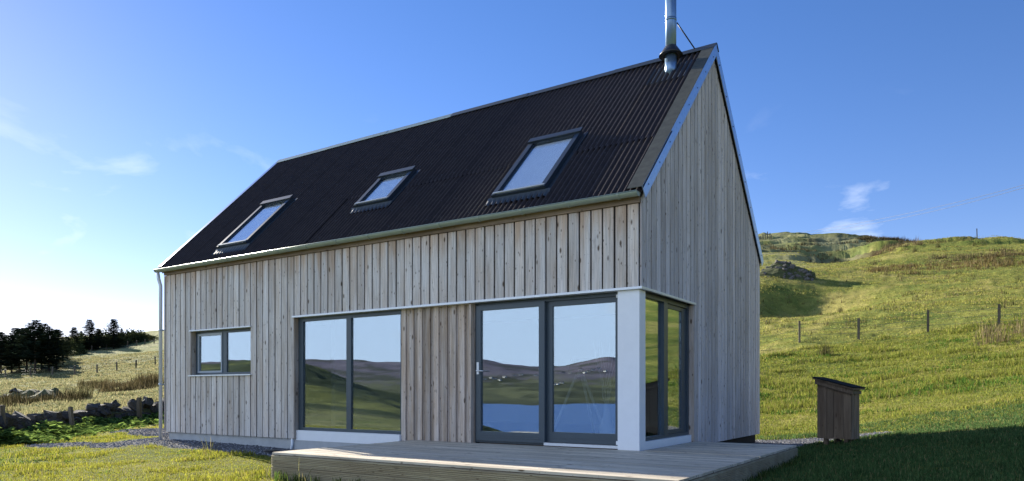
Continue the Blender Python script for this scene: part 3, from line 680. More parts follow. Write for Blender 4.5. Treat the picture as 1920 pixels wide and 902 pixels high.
# ------------------------------------------------------------------ wood store
sx, sy = 1.72, 5.15; sz = ground(sx, sy)
shed = empty('wood_store', (sx, sy, sz), math.radians(-12)); tag(shed, 'small dark timber store with sloping lid on stubby legs beside the house shadow', 'shed')
def sh(mb, name, mat='shed', loc=(0, 0, 0), label=None): return mb.build(name, M[mat], shed, loc)
SW, SD = .60, .42; zb = .11
def lid(x): return 1.17 - .165 * (x + SW / 2) / SW
nb = 4
for i in range(nb):
    x0 = -SW / 2 + i * SW / nb; x1 = x0 + SW / nb - .006; dy = .012 * (i % 2)
    sh(MB().prism([(x0, zb + random.uniform(-.012, .012)), (x1, zb), (x1, lid(x1)), (x0, lid(x0))], 'y', -SD / 2 - dy, -SD / 2 + .02 - dy), 'board')
    sh(MB().prism([(x0, zb), (x1, zb), (x1, lid(x1)), (x0, lid(x0))], 'y', SD / 2 - .02, SD / 2), 'board')
for i in range(1, nb):
    x0 = -SW / 2 + i * SW / nb
    if i != 2: sh(MB().prism([(x0 - .02, zb + .01), (x0 + .02, zb + .01), (x0 + .02, lid(x0 + .02)), (x0 - .02, lid(x0 - .02))], 'y', -SD / 2 - .028, -SD / 2 - .013), 'batten')
for i in range(3):
    y0 = -SD / 2 + .022 + i * (SD - .044) / 3; y1 = y0 + (SD - .044) / 3 - .006
    sh(MB().box(SW / 2 - .02, SW / 2 + .006 * (i % 2), y0, y1, zb, lid(SW / 2)), 'board'); sh(MB().box(-SW / 2, -SW / 2 + .02, y0, y1, zb, lid(-SW / 2)), 'board')
a, b = -SW / 2 - .055, SW / 2 + .07
sh(MB().prism([(a, lid(a) + .012), (b, lid(b) + .012), (b, lid(b) + .04), (a, lid(a) + .04)], 'y', -SD / 2 - .09, SD / 2 + .06), 'lid', 'shed')
sh(MB().prism([(a + .01, lid(a) + .042), (b + .012, lid(b) + .042), (b + .012, lid(b) + .056), (a - .015, lid(a) + .056)], 'y', -SD / 2 - .11, SD / 2 + .08), 'roofing_felt', 'felt')
sh(MB().prism([(a + .03, lid(a) - .075), (b - .03, lid(b) - .075), (b - .03, lid(b) + .01), (a + .03, lid(a) + .01)], 'y', -SD / 2 - .058, -SD / 2 - .03), 'trim_board')
sh(MB().box(SW / 2 + .008, SW / 2 + .03, -SD / 2 - .03, SD / 2, lid(SW / 2) - .085, lid(SW / 2) - .02), 'trim_board', 'post')
for lx, ly in ((-SW / 2 + .14, -SD / 2 + .06), (-SW / 2 + .24, SD / 2 - .08), (SW / 2 - .10, -SD / 2 + .06), (SW / 2 - .10, SD / 2 - .08)):
    sh(MB().box(lx - .035, lx + .035, ly - .035, ly + .035, -.12, zb + .1), 'leg')
for k in range(2):
    pts = [(.02 + .06 * k, -.1, .2), (.06 + .05 * k, -.12, .10), (.02 + .05 * k, -.12, .03), (-.03 + .05 * k, -.11, .06), (-.03 + .04 * k, -.1, .2)]
    sh(MB().tube(pts, .009, 6), 'hose', 'black')

# ------------------------------------------------------------------ fences
def fence(name, label, pts, hgt, w, wires, lean=.03, cat='fence'):
    o = empty(name, pts[0]); tag(o, label, cat); base = Vector(pts[0]); tops = []
    pm = MB().box(-w / 2, w / 2, -w / 2, w / 2, -.35, hgt); pm.v = [p if p[2] < hgt - .01 or p[0] < 0 else (p[0], p[1], p[2] - .02) for p in pm.v]; me = pm.mesh('post', M['post'])
    for p in pts:
        p = Vector(p); q = link_obj('post', me, o, p - base, (random.uniform(-lean, lean), random.uniform(-lean, lean), random.uniform(-.3, .3))); q.scale.z = random.uniform(.95, 1.06)
    for z in wires:
        MB().tube([Vector(p) - base + Vector((0, -w / 2 - .01, z)) for p in pts], .006, 4).build('wire', M['wire'], o)
    return o
fence('fence', 'post and wire fence crossing the bright hillside above the timber store', [gp(px, d) for px, d in ((1270, 40), (1385, 39), (1499, 38), (1610, 37), (1740, 35.5), (1873, 32.8), (2030, 30))], 1.15, .10, (.35, .65, .95))
fence('fence', 'post and wire fence across the pale field below the spruces', [gp(px, d) for px, d in ((-60, 86), (10, 86), (57, 86), (98, 86), (140, 86), (182, 86.5), (219, 87), (255, 88), (291, 90), (330, 91))], 1.12, .13, (.35, .65, .95))
fence('fence', 'distant fence running up to the shrubs beyond the shaded bank', [gp(px, d) for px, d in ((172, 148), (200, 149), (239, 150), (256, 151), (272, 153), (289, 155), (310, 157))], 1.2, .16, (.6, 1.0))
fence('fence', 'cluster of tiny fence posts on the knoll skyline by the gable', [gp(px, d) for px, d in ((1425, 236), (1431, 234), (1435, 232), (1439, 230), (1444, 229), (1447, 228))], 2.0, .20, (1.0, 1.6))
fence('fence', 'sparse fence posts along the grassy crest at upper right', [gp(px, d) for px, d in ((1738, 148), (1767, 146), (1832, 136), (1880, 131))], 1.5, .16, ())
for i, (px, d, h) in enumerate(((2, 18.2, .95), (137, 21.6, .80), (262, 26.2, .98))):
    p = gp(px, d); w = (.13, .095, .125)[i]
    o = MB().box(-w / 2, w / 2, -w / 2, w / 2, -.3, h).box(-w / 2 + .02, w / 2 - .02, -w / 2 + .02, w / 2 - .02, h, h + .015).build('fence_post', M['post'], None, p, (0, (0, -.13, -.03)[i], .3))
    tag(o, ('cut-off timber post at the left edge before the stone wall', 'leaning short timber post in front of the stone wall', 'upright weathered post by the stone wall nearest the downpipe')[i], 'post', 'posts in front of the stone wall')
# utility pole and wires
px_, py_, pd = 1790, 444, 215
tp = Vector(at_px(px_, py_, pd)); up = MB().tube([(0, 0, 0), (0, 0, 9)], [.2, .15], 8)
pole = empty('utility_pole', (tp.x, tp.y, tp.z - 9)); tag(pole, 'thin utility pole showing its top above the grassy crest', 'pole')
up.build('shaft', M['post'], pole); MB().box(-.5, .5, -.06, .06, 8.55, 8.68).build('crossarm', M['post'], pole)
pl = empty('power_line', at_px(2150, 290, 95)); tag(pl, 'two thin overhead wires sloping down across the right sky', 'wires')
for k, (ya, yb, sag) in enumerate(((277, 446, 15), (287, 452, 15))):
    pts = []
    for i in range(25):
        t = i / 24; px = 2150 + (1380 - 2150) * t; d = 95 + (330 - 95) * t
        s_ = (px - 1420) / 500.
        py = (447.5 - 62 * s_ - 39 * s_ * s_) if k == 0 else (450 - 50 * s_ - 48 * s_ * s_)
        pts.append(Vector(at_px(px, py, d)) - pl.location)
    MB().tube(pts, .045, 5).build('wire', M['wire'], pl)

# ------------------------------------------------------------------ drystone wall
def stone_mesh(seed):
    r_ = random.Random(seed); mb = MB(); vs = []; fs = []; n = 3
    import bmesh
    bm = bmesh.new(); bmesh.ops.create_cube(bm, size=1); bmesh.ops.subdivide_edges(bm, edges=bm.edges[:], cuts=1, use_grid_fill=True)
    for v in bm.verts:
        l = v.co.length; v.co = v.co.normalized() * (l * .62 + .20) * r_.uniform(.76, 1.16)
    me = bpy.data.meshes.new('stone'); bm.to_mesh(me); bm.free(); return me
stones = [stone_mesh(i) for i in range(8)]
for s_ in stones: s_.materials.append(M['stone'])
rocks = [s_.copy() for s_ in stones]
for s_ in rocks: s_.materials.clear(); s_.materials.append(M['rock'])
line = [gp(px, d) for px, d in ((-55, 16.6), (0, 18.6), (70, 20.6), (150, 23.6), (220, 26.0), (290, 28.6), (330, 30.5))]
sw = empty('stone_wall', line[1]); tag(sw, 'tumbled drystone wall with mossy boulders at the lawn edge', 'wall')
cum = [0]
for a, b in zip(line, line[1:]): cum.append(cum[-1] + math.hypot(b[0] - a[0], b[1] - a[1]))
def along(s):
    for i in range(len(line) - 1):
        if s <= cum[i + 1]: t = (s - cum[i]) / (cum[i + 1] - cum[i]); return [line[i][j] + (line[i + 1][j] - line[i][j]) * t for j in range(2)]
    return line[-1][:2]
wallbase = Vector(line[1])
cnt = 0
for course in range(5):
    s = random.uniform(0, .2)
    while s < cum[-1] and cnt < 285:
        L_ = random.uniform(.22, .50) * (1.15 - course * .08); x, y = along(s + L_ / 2)
        hw = .50 + .32 * s / cum[-1] + .06 * math.sin(s * .9) + .07 * math.sin(s * 2.3 + 1)
        zz = course * .21 + .08
        if zz < hw:
            o = link_obj('stone', random.choice(stones), sw, Vector((x + random.uniform(-.14, .14), y + random.uniform(-.14, .14), ground(x, y) + zz)) - wallbase, [random.uniform(-.5, .5) for _ in range(3)])
            o.scale = (L_ * 1.1, random.uniform(.25, .40), random.uniform(.18, .30) * (1.5 if random.random() < .2 else 1)); cnt += 1
        s += L_
# hearting behind the face stones: one lumpy core
core = MB(); prof = []
nS = 60
for i in range(nS + 1):
    s = cum[-1] * i / nS; x, y = along(min(s, cum[-1] - 1e-3)); z = ground(x, y); hw = .36 + .30 * s / cum[-1] + .06 * math.sin(s * .9) + .07 * math.sin(s * 2.3 + 1)
    for dx, dz in ((-.2, -.1), (-.16, hw * .8), (0, hw * .9), (.16, hw * .8), (.2, -.1)): prof.append((x + dx * .45 - wallbase.x, y + dx * .9 - wallbase.y, z + dz - wallbase.z))
core.add(prof, [(5 * i + k, 5 * i + 5 + k, 5 * i + 6 + k, 5 * i + 1 + k) for i in range(nS) for k in range(4)]); core.build('wall_core', M['mosscap'], sw)

# rocky mounds
def mound(name, label, px, d, rx, ry, rz, n_rock, seed, flat=0.0):
    p = gp(px, d); o = empty(name, p); tag(o, label, 'rocks'); vs = []; fs = []; nu, nv = 30, 9
    for j in range(nv):
        t = j / (nv - 1); rr = math.cos(t * math.pi / 2) ** .8
        for i in range(nu):
            a = 2 * math.pi * i / nu; k = 1 + .5 * float(fbm(np.array([math.cos(a) * 1.5 + seed + t]), np.array([math.sin(a) * 1.5 + t * 2]), 3, seed)[0]) * 1.4
            x, y = rx * rr * k * math.cos(a), ry * rr * k * math.sin(a)
            z = rz * math.sin(t * math.pi / 2) * (1 + 1.9 * float(fbm(np.array([x * .8 + seed]), np.array([y * .8]), 3, seed + 1)[0])) + ground(p[0] + x, p[1] + y) - p[2] - .15 * (1 - t)
            vs.append((x, y, z))
    for j in range(nv - 1):
        for i in range(nu): fs.append((j * nu + i, j * nu + (i + 1) % nu, (j + 1) * nu + (i + 1) % nu, (j + 1) * nu + i))
    fs.append(tuple((nv - 1) * nu + i for i in range(nu)))
    MB().add(vs, fs).build('turf_mound', M['mosscap'], o)
    r_ = random.Random(seed)
    for k in range(n_rock):
        v = vs[r_.randrange(len(vs) - nu)]
        q = link_obj('rock', r_.choice(rocks), o, v, [r_.uniform(-.6, .6) for _ in range(3)]); s0 = r_.uniform(.14, .55) * (.75 if not flat else .8); q.scale = (s0 * 1.5, s0 * 1.2, s0 * (.9 - flat))
    return o
mound('rock_outcrop', 'rocky knoll with boulders and turf on the hillside beside the gable', 1472, 78, 3.1, 1.9, .95, 110, 3)
mound('rock_outcrop', 'dark flat rock shelf in the shaded field at left', 62, 46, 4.6, 1.0, .62, 30, 5, .6)

# ------------------------------------------------------------------ spruces and shrubs
def spruce_mesh(seed, base=.12, spread=.25, levels=24):
    r_ = np.random.default_rng(seed); tri = []; colr = []
    for l in range(levels):
        t = base + (1 - base) * (l / levels) ** .9; lean_ = r_.normal(0, .006, 2)
        L0 = 1.15 * spread * (1 - t) ** .7 * r_.uniform(.75, 1.15) + .02; nbr = int(r_.integers(8, 12)); a0 = r_.uniform(0, 6.28)
        for b_ in range(nbr):
            a = a0 + b_ * 6.283 / nbr + r_.normal(0, .2); Lb = L0 * r_.uniform(.6, 1.15); up_ = r_.uniform(-.25, .25)
            dir_ = np.array([math.cos(a), math.sin(a), 0]); sd = np.array([-math.sin(a), math.cos(a), 0])
            tone = r_.uniform(.6, 1.35)
            nn_ = 7
            for q in range(nn_):
                f = (q + .5) / nn_; c = dir_ * Lb * f + np.array([lean_[0], lean_[1], t + Lb * (up_ * f + .25 * f * f - .12 * f)])
                wd = Lb * .34 * (1.15 - f) + .014
                for sg in (-1, 1):
                    tip = c + sd * sg * wd + dir_ * wd * .8 + np.array([0, 0, r_.uniform(-.022, .006)])
                    tri += [c - dir_ * .012, c + dir_ * .018 + np.array([0, 0, -.008]), tip]
                    colr += [np.array([.032, .046, .026]) * tone] * 3
                tri += [c + np.array([0, 0, .006]), c + sd * .006, c + dir_ * .02 + np.array([0, 0, -.03])]; colr += [np.array([.026, .038, .022]) * tone] * 3
    Vt = np.array(tri); return np_mesh('crown', Vt, np.arange(len(Vt)).reshape(-1, 3), M['needle'], np.array(colr))
spr = [spruce_mesh(1, .10, .27), spruce_mesh(2, .10, .24), spruce_mesh(3, .22, .26, 20), spruce_mesh(4, .28, .30, 18), spruce_mesh(5, .18, .22)]
trunkm = MB().tube([(0, 0, -.05), (0, 0, .5), (0, 0, .97)], [.022, .014, .003], 7).mesh('trunk', M['bark'])
def spruce(px, d, h, kind, label, group=None, sx_=1):
    p = gp(px, d); o = empty('spruce_tree', p, random.uniform(0, 6.28)); tag(o, label, 'tree', group)
    c = link_obj('crown', spr[kind], o); c.scale = (h * sx_, h * sx_, h); t_ = link_obj('trunk', trunkm, o); t_.scale = (h, h, h)
spruce(213, 150, 6.6, 0, 'lone full spruce at the right end of the tree row', sx_=1.5)
spruce(168, 150, 6.7, 1, 'tall pointed spruce second from the right in the row', sx_=1.45)
spruce(184, 153, 4.4, 4, 'small spruce between the two pointed spruces', sx_=1.3)
spruce(139, 146, 5.6, 4, 'slim spruce just right of the dense plantation', sx_=1.4)
spruce(228, 160, 3.6, 0, 'low young spruce behind the lone full spruce')
spruce(152, 158, 4.2, 4, 'short spruce tucked between slim and pointed spruces')
spots_ = [(-70, 104), (-45, 110), (-20, 106), (2, 104), (22, 108), (36, 112), (50, 106), (66, 104), (78, 110), (92, 106), (106, 109), (118, 116), (-30, 122), (0, 124), (28, 126), (58, 122), (84, 124), (110, 126), (126, 132), (12, 136), (44, 138), (74, 136), (100, 140)]
for i, (px, d) in enumerate(spots_):
    h = random.uniform(5.6, 7.2) * (.92 if px > 100 else 1) if px != 66 else 7.7
    if px > 112: h *= .72
    spruce(px, d - 8, h * .95, (2, 3, 3, 2, 1)[i % 5], 'dark spruce within the dense plantation at far left', 'spruces in the dark plantation', 1.35)
def shrub_mesh(seed):
    r_ = np.random.default_rng(seed); n = 900; a = r_.normal(0, 1, (n, 3)); a /= np.linalg.norm(a, axis=1)[:, None]; c = a * r_.uniform(.55, 1, (n, 1)) ** .5
    c[:, 2] = np.abs(c[:, 2]); k = 1 + .35 * np.sin(c[:, 0] * 5 + seed) * np.cos(c[:, 1] * 4); c *= k[:, None]
    d1 = r_.normal(0, .07, (n, 3)); d2 = r_.normal(0, .07, (n, 3)); Vt = np.stack([c - d1, c + d1, c + d2], 1).reshape(-1, 3)
    cl = np.repeat(np.array([.045, .055, .022]) * r_.uniform(.6, 1.5, (n, 1)), 3, 0); return np_mesh('foliage', Vt, np.arange(3 * n).reshape(-1, 3), M['rush'], cl)
shm = [shrub_mesh(i) for i in range(3)]
stem = MB().tube([(0, 0, -.1), (.05, 0, .6)], [.05, .02], 5).mesh('stem', M['bark'])
for i, (px, d, w, h, lab) in enumerate(((240, 160, 3.2, 2.6, 'dense shrub right of the lone full spruce'), (252, 162, 3.0, 2.4, 'rounded shrub in the middle of the far hedge'), (264, 164, 2.8, 2.0, 'low shrub at the right end of the far hedge'), (196, 158, 3.0, 3.2, 'shrub filling the gap before the lone full spruce'),
        (132, 140, 2.6, 3.0, 'shrub at the right foot of the dense plantation'), (150, 155, 3.0, 3.0, 'shrub under the slim spruce'), (162, 152, 2.6, 2.4, 'shrub below the tall pointed spruce'), (178, 156, 3.0, 2.8, 'shrub behind the small spruce in the row'), (214, 156, 3.2, 2.6, 'shrub behind the foot of the lone full spruce'), (276, 168, 2.4, 1.3, 'last small shrub of the far hedge beside the house'))):
    p = gp(px, d); o = empty('shrub', p, i); tag(o, lab, 'shrub', 'shrubs beside the spruces'); q = link_obj('foliage', shm[i % 3], o); q.scale = (w, w, h); q = link_obj('stem', stem, o); q.scale = (w, w, h)

# ------------------------------------------------------------------ houses across the loch
hm_b = MB().prism([(-4, 0), (4, 0), (4, 4), (0, 7), (-4, 4)], 'x', -7, 7); hm_b = hm_b.mesh('wall', M['render'])
hm_r = MB().prism([(-4.6, 3.7), (0, 7.3), (4.6, 3.7), (4.6, 4.0), (0, 7.7), (-4.6, 4.0)], 'x', -7.3, 7.3).box(-6.5, -5.3, -.5, .5, 7, 8.6).box(5.3, 6.5, -.5, .5, 7, 8.6).mesh('roof', M['slate'])
hw_ = MB().box(-.6, .6, -.1, .1, 1.2, 2.8).mesh('window', M['black'])
for i in range(22):
    px = (905, 918, 926, 935, 944, 962, 975, 1002, 1040, 1046, 1052, 1062, 1074, 1102, 1110, 1118, 1043, 1050, 1058, 1094, 1128, 1140)[i]
    py = (717, 715, 716, 718, 714, 712, 711, 712, 706, 704, 703, 702, 705, 708, 704, 703, 729, 728, 727, 700, 701, 706)[i]
    d = 1790 + (757 - py) * 20; x, y, _ = at_px(px, py, d, MO, -1); z = ground(x, y)
    o = empty('croft_house', (x, y, z - .5), random.uniform(-.5, .5)); tag(o, 'white croft house on the far shore mirrored in the sliding door', 'house', 'croft houses across the loch')
    link_obj('wall', hm_b, o); link_obj('roof', hm_r, o)
    for wx in (-4, 0, 4): link_obj('window', hw_, o, (wx, 4.0, 0)); 

# ------------------------------------------------------------------ grass, rushes, gravel
def blades(P, nb, h, w, colA, colB, spread, lean=.45, segs=1, seed=0, straw=.12, strawc=(.26, .22, .10)):
    """P (n,3) clump roots; nb blades in each; returns verts, tris, colours"""
    r_ = np.random.default_rng(seed); n = len(P) * nb; root = np.repeat(P, nb, 0).copy()
    root[:, :2] += r_.normal(0, 1, (n, 2)) * np.repeat(np.broadcast_to(np.asarray(spread, float), len(P)), nb)[:, None]
    hh = np.repeat(np.broadcast_to(np.asarray(h, float), len(P)), nb) * r_.uniform(.5, 1.3, n); ww = np.repeat(np.broadcast_to(np.asarray(w, float), len(P)), nb) * r_.uniform(.7, 1.3, n)
    a = r_.uniform(0, 6.283, n); b = r_.uniform(0, 6.283, n); ln_ = np.abs(r_.normal(0, lean, n)); sd = np.c_[np.cos(a), np.sin(a), np.zeros(n)] * ww[:, None] * .5
    tip = root + np.c_[np.cos(b) * np.sin(ln_), np.sin(b) * np.sin(ln_), np.cos(ln_)] * hh[:, None]
    k = r_.uniform(0, 1, (n, 1)); c = np.asarray(colA) * (1 - k) + np.asarray(colB) * k; c = c * r_.uniform(.5, 1.5, (n, 1))
    sm = r_.uniform(0, 1, n) < straw; c[sm] = np.asarray(strawc) * r_.uniform(.7, 1.2, (sm.sum(), 1))
    root[:, 2] -= .01
    if segs == 1:
        Vv = np.stack([root - sd, root + sd, tip], 1).reshape(-1, 3); return Vv, np.arange(3 * n).reshape(-1, 3), np.repeat(c, 3, 0)
    mid = root + (tip - root) * .55 + np.c_[np.zeros((n, 2)), hh * .10]
    tip = tip - np.c_[np.zeros((n, 2)), hh * .12]
    Vv = np.stack([root - sd, root + sd, mid - sd * .7, mid + sd * .7, tip], 1).reshape(-1, 3); i = np.arange(n)[:, None] * 5
    T = np.concatenate([i + [0, 1, 3], i + [0, 3, 2], i + [2, 3, 4]], 0); return Vv, T, np.repeat(c, 5, 0)
def join(parts):
    Vs, Ts, Cs = [], [], []; b = 0
    for v, t, c in parts: Vs.append(v); Ts.append(t + b); Cs.append(c); b += len(v)
    return np.concatenate(Vs), np.concatenate(Ts), np.concatenate(Cs)
def scatter(n, px0, px1, d0, d1, pw, seed):
    r_ = np.random.default_rng(seed); px = r_.uniform(px0, px1, n); t = r_.uniform(0, 1, n)
    d = (d0 ** pw + (d1 ** pw - d0 ** pw) * t) ** (1 / pw); u = (px - 960) / F
    x = CX + d * (u * co_ - si_); y = CY + d * (u * si_ + co_); return x, y, d
def clean(x, y, *o, grav=.5, hd=.15):
    gmk = gravel_mask(x, y); ok = (~deck_in(x, y, .05)) & (house_dist(x, y) > hd) & (gmk < grav)
    return (x[ok], y[ok]) + tuple(q[ok] for q in o)
lawn = []
GA, GB = (.15, .175, .022), (.34, .32, .045)
# mown lawn, left and front
x, y, d = clean(*scatter(46000, -120, 640, 7, 26, .6, 1)); P = np.c_[x, y, height(x, y)]
pn = fbm(x / .9, y / .9, 3, 71); hsc = .022 + .06 * sstep(.06, .22, pn)
lawn.append(blades(P, 5, hsc, .005 + d * .0003, GA, GB, .035, .95, 2, 2, .14))
# flat rosettes of clover and dock in the lawn
x, y, d = clean(*scatter(1500, -120, 640, 7, 22, .7, 19)); m_ = fbm(x / 1.3, y / 1.0, 3, 79) > .02; x, y, d = x[m_], y[m_], d[m_]
lawn.append(blades(np.c_[x, y, height(x, y) + .01], 10, .045, .022, (.05, .095, .02), (.13, .18, .035), .07, 1.1, 1, 20, .03))
# lawn at right, house shade darkened into the blade colours
x, y, d = clean(*scatter(30000, 1180, 2050, 5.5, 17, .6, 3)); P = np.c_[x, y, height(x, y)]
lawn.append(blades(P, 5, .05 + .04 * sstep(0, .25, fbm(x / .8, y / .8, 3, 72)), .006 + d * .0004, (.05, .11, .035), (.11, .16, .055), .04, .7, 2, 4, .05))
# ground mirrored in the glass
r_ = np.random.default_rng(5); x = r_.uniform(-26, 4, 14000); y = r_.uniform(-16, -3, 14000); x, y = clean(x, y); P = np.c_[x, y, height(x, y)]
lawn.append(blades(P, 5, .07, .012, GA, GB, .06, .6, 1, 6, .1))
# longer tufts against the deck and the odd seed stalk
tx = np.r_[r_.uniform(-4.0, 1.3, 150), np.full(40, -4.08)]; ty = np.r_[-2.93 - np.abs(r_.normal(0, .06, 150)), r_.uniform(-2.9, -1.2, 40)]
sel = fbm(tx / .5, ty / .5, 2, 73) > -.08; tx, ty = tx[sel], ty[sel]; P = np.c_[tx, ty, height(tx, ty)]
lawn.append(blades(P, 9, .14, .010, (.05, .10, .02), (.12, .16, .03), .03, .4, 2, 7, .06))
tx = np.r_[r_.uniform(1.63, 1.75, 120)]; ty = r_.uniform(-2.8, 2.3, 120); P = np.c_[tx, ty, height(tx, ty)]
lawn.append(blades(P, 7, .10, .010, (.045, .08, .02), (.09, .12, .03), .04, .45, 2, 8, .03))
st_ = np.array([(-3.25, -3.05), (-3.1, -3.12), (-3.8, -3.2), (-8.15, -.95), (-8.1, -1.0), (-8.2, -.98)]); P = np.c_[st_, height(st_[:, 0], st_[:, 1])]
lawn.append(blades(P, 3, .34, .010, (.16, .18, .06), (.22, .2, .08), .05, .3, 2, 9, .4))
o = link_obj('lawn_grass', np_mesh('lawn_grass', *[q for q in join(lawn)][:2], M['grass'], join(lawn)[2])); tag(o, kind='stuff')
hill = []
# rough bank behind the store
x, y, d = clean(*scatter(42000, 1380, 2010, 14, 36, 1.0, 11), grav=.3); P = np.c_[x, y, height(x, y)]
cl = fbm(x / 1.6, y / 1.0, 4, 74); keep = (d < 21) & (np.random.default_rng(1).uniform(size=len(d)) < .7) | (d >= 21)
x, y, d, cl, P = x[keep], y[keep], d[keep], cl[keep], P[keep]
hb = (.03 + .15 * sstep(.02, .2, cl)) * sstep(13, 24, d) + .03
hill.append(blades(P, 5, hb, .010 + d * .0005, (.11, .16, .024), (.30, .285, .06), .07, .85, 1, 12, .12))
# dark dock and nettle clumps on the bank
x, y, d = clean(*scatter(1700, 1385, 2010, 19, 36, 1.0, 17), grav=.3); m_ = fbm(x / 2.2, y / 1.1, 3, 78) > .06; x, y, d = x[m_], y[m_], d[m_]
hill.append(blades(np.c_[x, y, height(x, y)], 14, .14, .035, (.05, .11, .02), (.10, .17, .03), .13, .8, 1, 18, .04))
# hillside pasture
x, y, d = clean(*scatter(52000, 1390, 2000, 34, 150, .8, 13)); P = np.c_[x, y, height(x, y)]
cl = fbm(x / 3.5, y / 2.2, 4, 75)
hill.append(blades(P, 4,   .045 + .10 * sstep(.05, .25, cl), .018 + d * .0008, (.17, .19, .036), (.36, .33, .09), .16, 1.05, 1, 14, .2))
# west fields
x, y, d = clean(*scatter(44000, -60, 330, 19, 130, .7, 15))
wt_ = (line[-1][0] - line[0][0], line[-1][1] - line[0][1]); wk = (x - line[0][0]) * -wt_[1] + (y - line[0][1]) * wt_[0]; wk = wk / math.hypot(*wt_) > .5; x, y, d = x[wk], y[wk], d[wk]; P = np.c_[x, y, height(x, y)]
hill.append(blades(P, 4, .09 + .12 * sstep(0, .25, fbm(x / 3, y / 2, 3, 76)), .02 + d * .0009, (.12, .13, .055), (.26, .25, .13), .15, .7, 1, 16, .3, (.34, .29, .15)))
J = join(hill); o = link_obj('pasture_grass', np_mesh('pasture_grass', J[0], J[1], M['grass'], J[2])); tag(o, kind='stuff')
# rushes and bracken in drifts
rush = []
def drift(px0, px1, d0, d1, n, h, seed, ca=(.10, .075, .03), cb=(.17, .12, .055), thr=-.05):
    x, y, d = scatter(n, px0, px1, d0, d1, 1, seed); m_ = fbm(x / (d.mean() * .07), y / (d.mean() * .05), 3, seed) > thr; x, y, d = x[m_], y[m_], d[m_]
    hv = h * np.clip(.75 + 2.2 * fbm(x / (d.mean() * .03), y / (d.mean() * .03), 3, seed + 1), .3, 1.5)
    rush.append(blades(np.c_[x, y, height(x, y)], 8, hv, .02 + d * .0006, ca, cb, h * .35, .3, 1, seed, .2, (.24, .19, .1)))
drift(192, 300, 52, 60, 420, .75, 81, (.06, .05, .022), (.11, .085, .04), -.3)
drift(148, 200, 58, 66, 160, .4, 82, (.06, .055, .022), (.12, .10, .045))
drift(1560, 1730, 128, 150, 420, 1.0, 83, (.085, .06, .035), (.14, .10, .06), -.1)
drift(1430, 1580, 150, 175, 260, .9, 84, (.06, .055, .025), (.11, .09, .05))
drift(1620, 1930, 76, 92, 700, .45, 85, (.10, .08, .03), (.17, .12, .05), .0)
drift(1740, 1930, 88, 100, 300, .5, 86, (.07, .065, .03), (.13, .1, .05), .02)
drift(1690, 1930, 118, 134, 420, .55, 87, (.09, .085, .03), (.15, .13, .05), .05)
drift(-20, 150, 40, 46, 520, .6, 88, (.028, .028, .012), (.055, .045, .02), -.4)
drift(1840, 1925, 29, 36, 90, .5, 89, (.17, .14, .06), (.26, .21, .11), -.05)
drift(1425, 1935, 40, 70, 420, .30, 92, (.07, .075, .025), (.15, .14, .05), .03)
drift(1425, 1935, 66, 125, 620, .36, 93, (.07, .07, .025), (.15, .13, .05), .03)
drift(1610, 1735, 182, 214, 1500, 1.1, 90, (.035, .032, .018), (.07, .055, .03), -.25)  # dark blades added to stand in for shade under the knoll crest
drift(1428, 1640, 160, 205, 1300, .8, 91, (.045, .045, .02), (.08, .07, .035), .02)  # more dark blades added for the shaded band across the knoll
J = join(rush); o = link_obj('rushes', np_mesh('rushes', J[0], J[1], M['rush'], J[2])); tag(o, kind='stuff')
# single rush clumps
rc = [np_mesh('rush_clump', *blades(np.zeros((1, 3)), 90, .8, .03, (.06, .065, .025), (.13, .11, .05), .16, .35, 1, 100 + i)[:2], M['rush'], blades(np.zeros((1, 3)), 90, .8, .03, (.06, .065, .025), (.13, .11, .05), .16, .35, 1, 100 + i)[2]) for i in range(3)]
for i, (px, d, s, lab) in enumerate(((160, 44.5, 1.3, 'dark rush clump at the end of the flat rock shelf'), (1548, 33, .8, 'wispy rush clump left of the second hillside post'), (1715, 112, 1.3, 'rush clump below the crest right of the knoll'), (1760, 118, 1.2, 'small rush clump just under the crest skyline'),
                                     (1890, 84, 1.2, 'dark rush clump at the right edge of the bracken drift'), (1640, 98, 1.0, 'lone rush clump left of the bracken drift'), (1575, 62, .8, 'low rush tuft right of the rocky knoll'), (1876, 80, 1.0, 'rush clump beside the dark one in the bracken'), (8, 27, 1.1, 'rush clump behind the left edge post'))):
    o = link_obj('rush_clump', rc[i % 3], None, gp(px, d), (0, 0, i)); o.scale = (s, s, s); tag(o, lab, 'plant', 'rush clumps')
# nettles and docks at the foot of the stone wall
n = 7000; r_ = np.random.default_rng(21); s_ = r_.uniform(.2, cum[-1] - .1, n); xy = np.array([along(q) for q in s_]); off_ = np.abs(r_.normal(0, .6, n)) + .25
wd_ = np.array([line[-1][0] - line[0][0], line[-1][1] - line[0][1]]); wd_ /= np.hypot(*wd_); pr_ = np.array([wd_[1], -wd_[0]])
x = xy[:, 0] + pr_[0] * off_; y = xy[:, 1] + pr_[1] * off_
hgt = np.maximum(.05, (.34 + .5 * fbm(s_ / .7, off_ / .5, 3, 77)) * np.exp(-(off_ - .25) * .8)) * r_.uniform(.15, 1, n)
c = np.c_[x, y, height(x, y) + hgt]; a = r_.uniform(0, 6.28, n); ll = r_.uniform(.06, .16, n); dr_ = np.c_[np.cos(a), np.sin(a), r_.uniform(-.5, .5, n)] * ll[:, None]; sd = np.c_[-np.sin(a), np.cos(a), r_.uniform(-.4, .4, n)] * ll[:, None] * .45
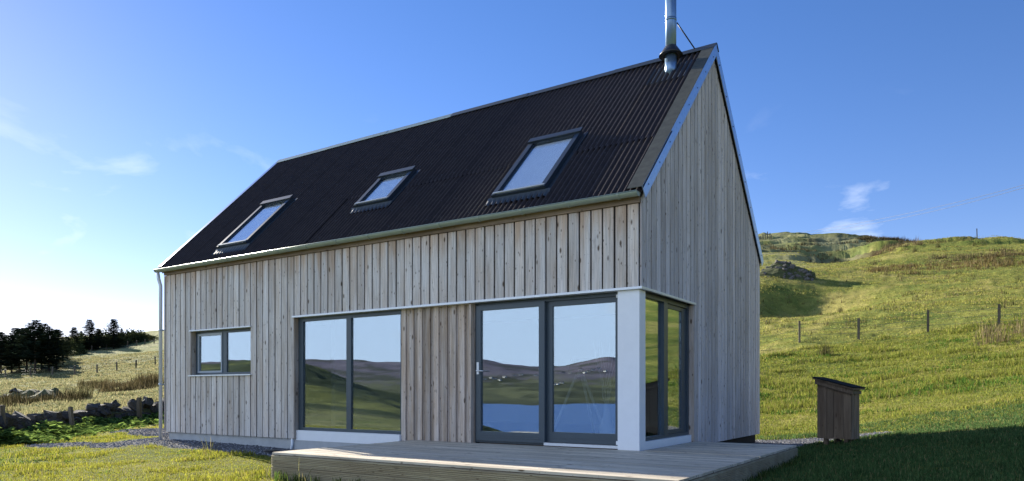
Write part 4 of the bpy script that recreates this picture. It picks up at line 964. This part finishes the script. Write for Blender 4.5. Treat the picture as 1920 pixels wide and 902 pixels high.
Vv = np.stack([c - dr_, c - sd, c + dr_ - [0, 0, .02], c + sd], 1).reshape(-1, 3); cl = np.repeat(np.array([.16, .235, .055]) * r_.uniform(.4, 1.7, (n, 1)), 4, 0)
o = link_obj('weeds', np_mesh('weeds', Vv, np.arange(4 * n).reshape(-1, 4), M['grass'], cl)); tag(o, kind='stuff')
# loose gravel
r_ = np.random.default_rng(31); n = 60000; x = r_.uniform(-18.5, 2.8, n); y = r_.uniform(-2.4, 8.2, n); gm = gravel_mask(x, y)
ok = (gm > .55) & (~deck_in(x, y, .02)) & ~((x > -11.2) & (x < -.2) & (y > .03) & (y < 6.3)) & ((y < 4.0) | (x > -.5)); x, y = x[ok], y[ok]; n = len(x)
s_ = r_.uniform(.010, .026, n); c = np.c_[x, y, height(x, y) + s_ * .2]
oc = np.array([(1, 0, 0), (0, 1, 0), (-1, 0, 0), (0, -1, 0), (0, 0, .7)]); a = r_.uniform(0, 6.28, n); rot = np.stack([np.stack([np.cos(a), -np.sin(a)], -1), np.stack([np.sin(a), np.cos(a)], -1)], 1)
vv = np.broadcast_to(oc, (n, 5, 3)) * r_.uniform(.6, 1.2, (n, 5, 1)) * s_[:, None, None]; v2 = np.einsum('nij,nkj->nki', rot, vv[..., :2]); vv = np.concatenate([v2, vv[..., 2:]], -1) + c[:, None]
T = (np.arange(n)[:, None, None] * 5 + np.array([[0, 1, 4], [1, 2, 4], [2, 3, 4], [3, 0, 4]])).reshape(-1, 3)
cl = np.repeat(np.array([.20, .20, .21]) * r_.uniform(.45, 1.7, (n, 1)), 5, 0)
o = link_obj('gravel', np_mesh('gravel', vv.reshape(-1, 3), T, M['gravel'], cl)); tag(o, kind='stuff')
# black drain gully in the gravel
gx, gy_ = -6.9, -.62
o = MB().tube([(0, 0, -.1), (0, 0, .035)], [.10, .13], 14).tube([(0, 0, .03), (0, 0, .05)], [.135, .12], 14).build('drain_gully', M['black'], None, (gx, gy_, ground(gx, gy_))); tag(o, 'small black drain gully in the shaded gravel near the deck', 'drain')
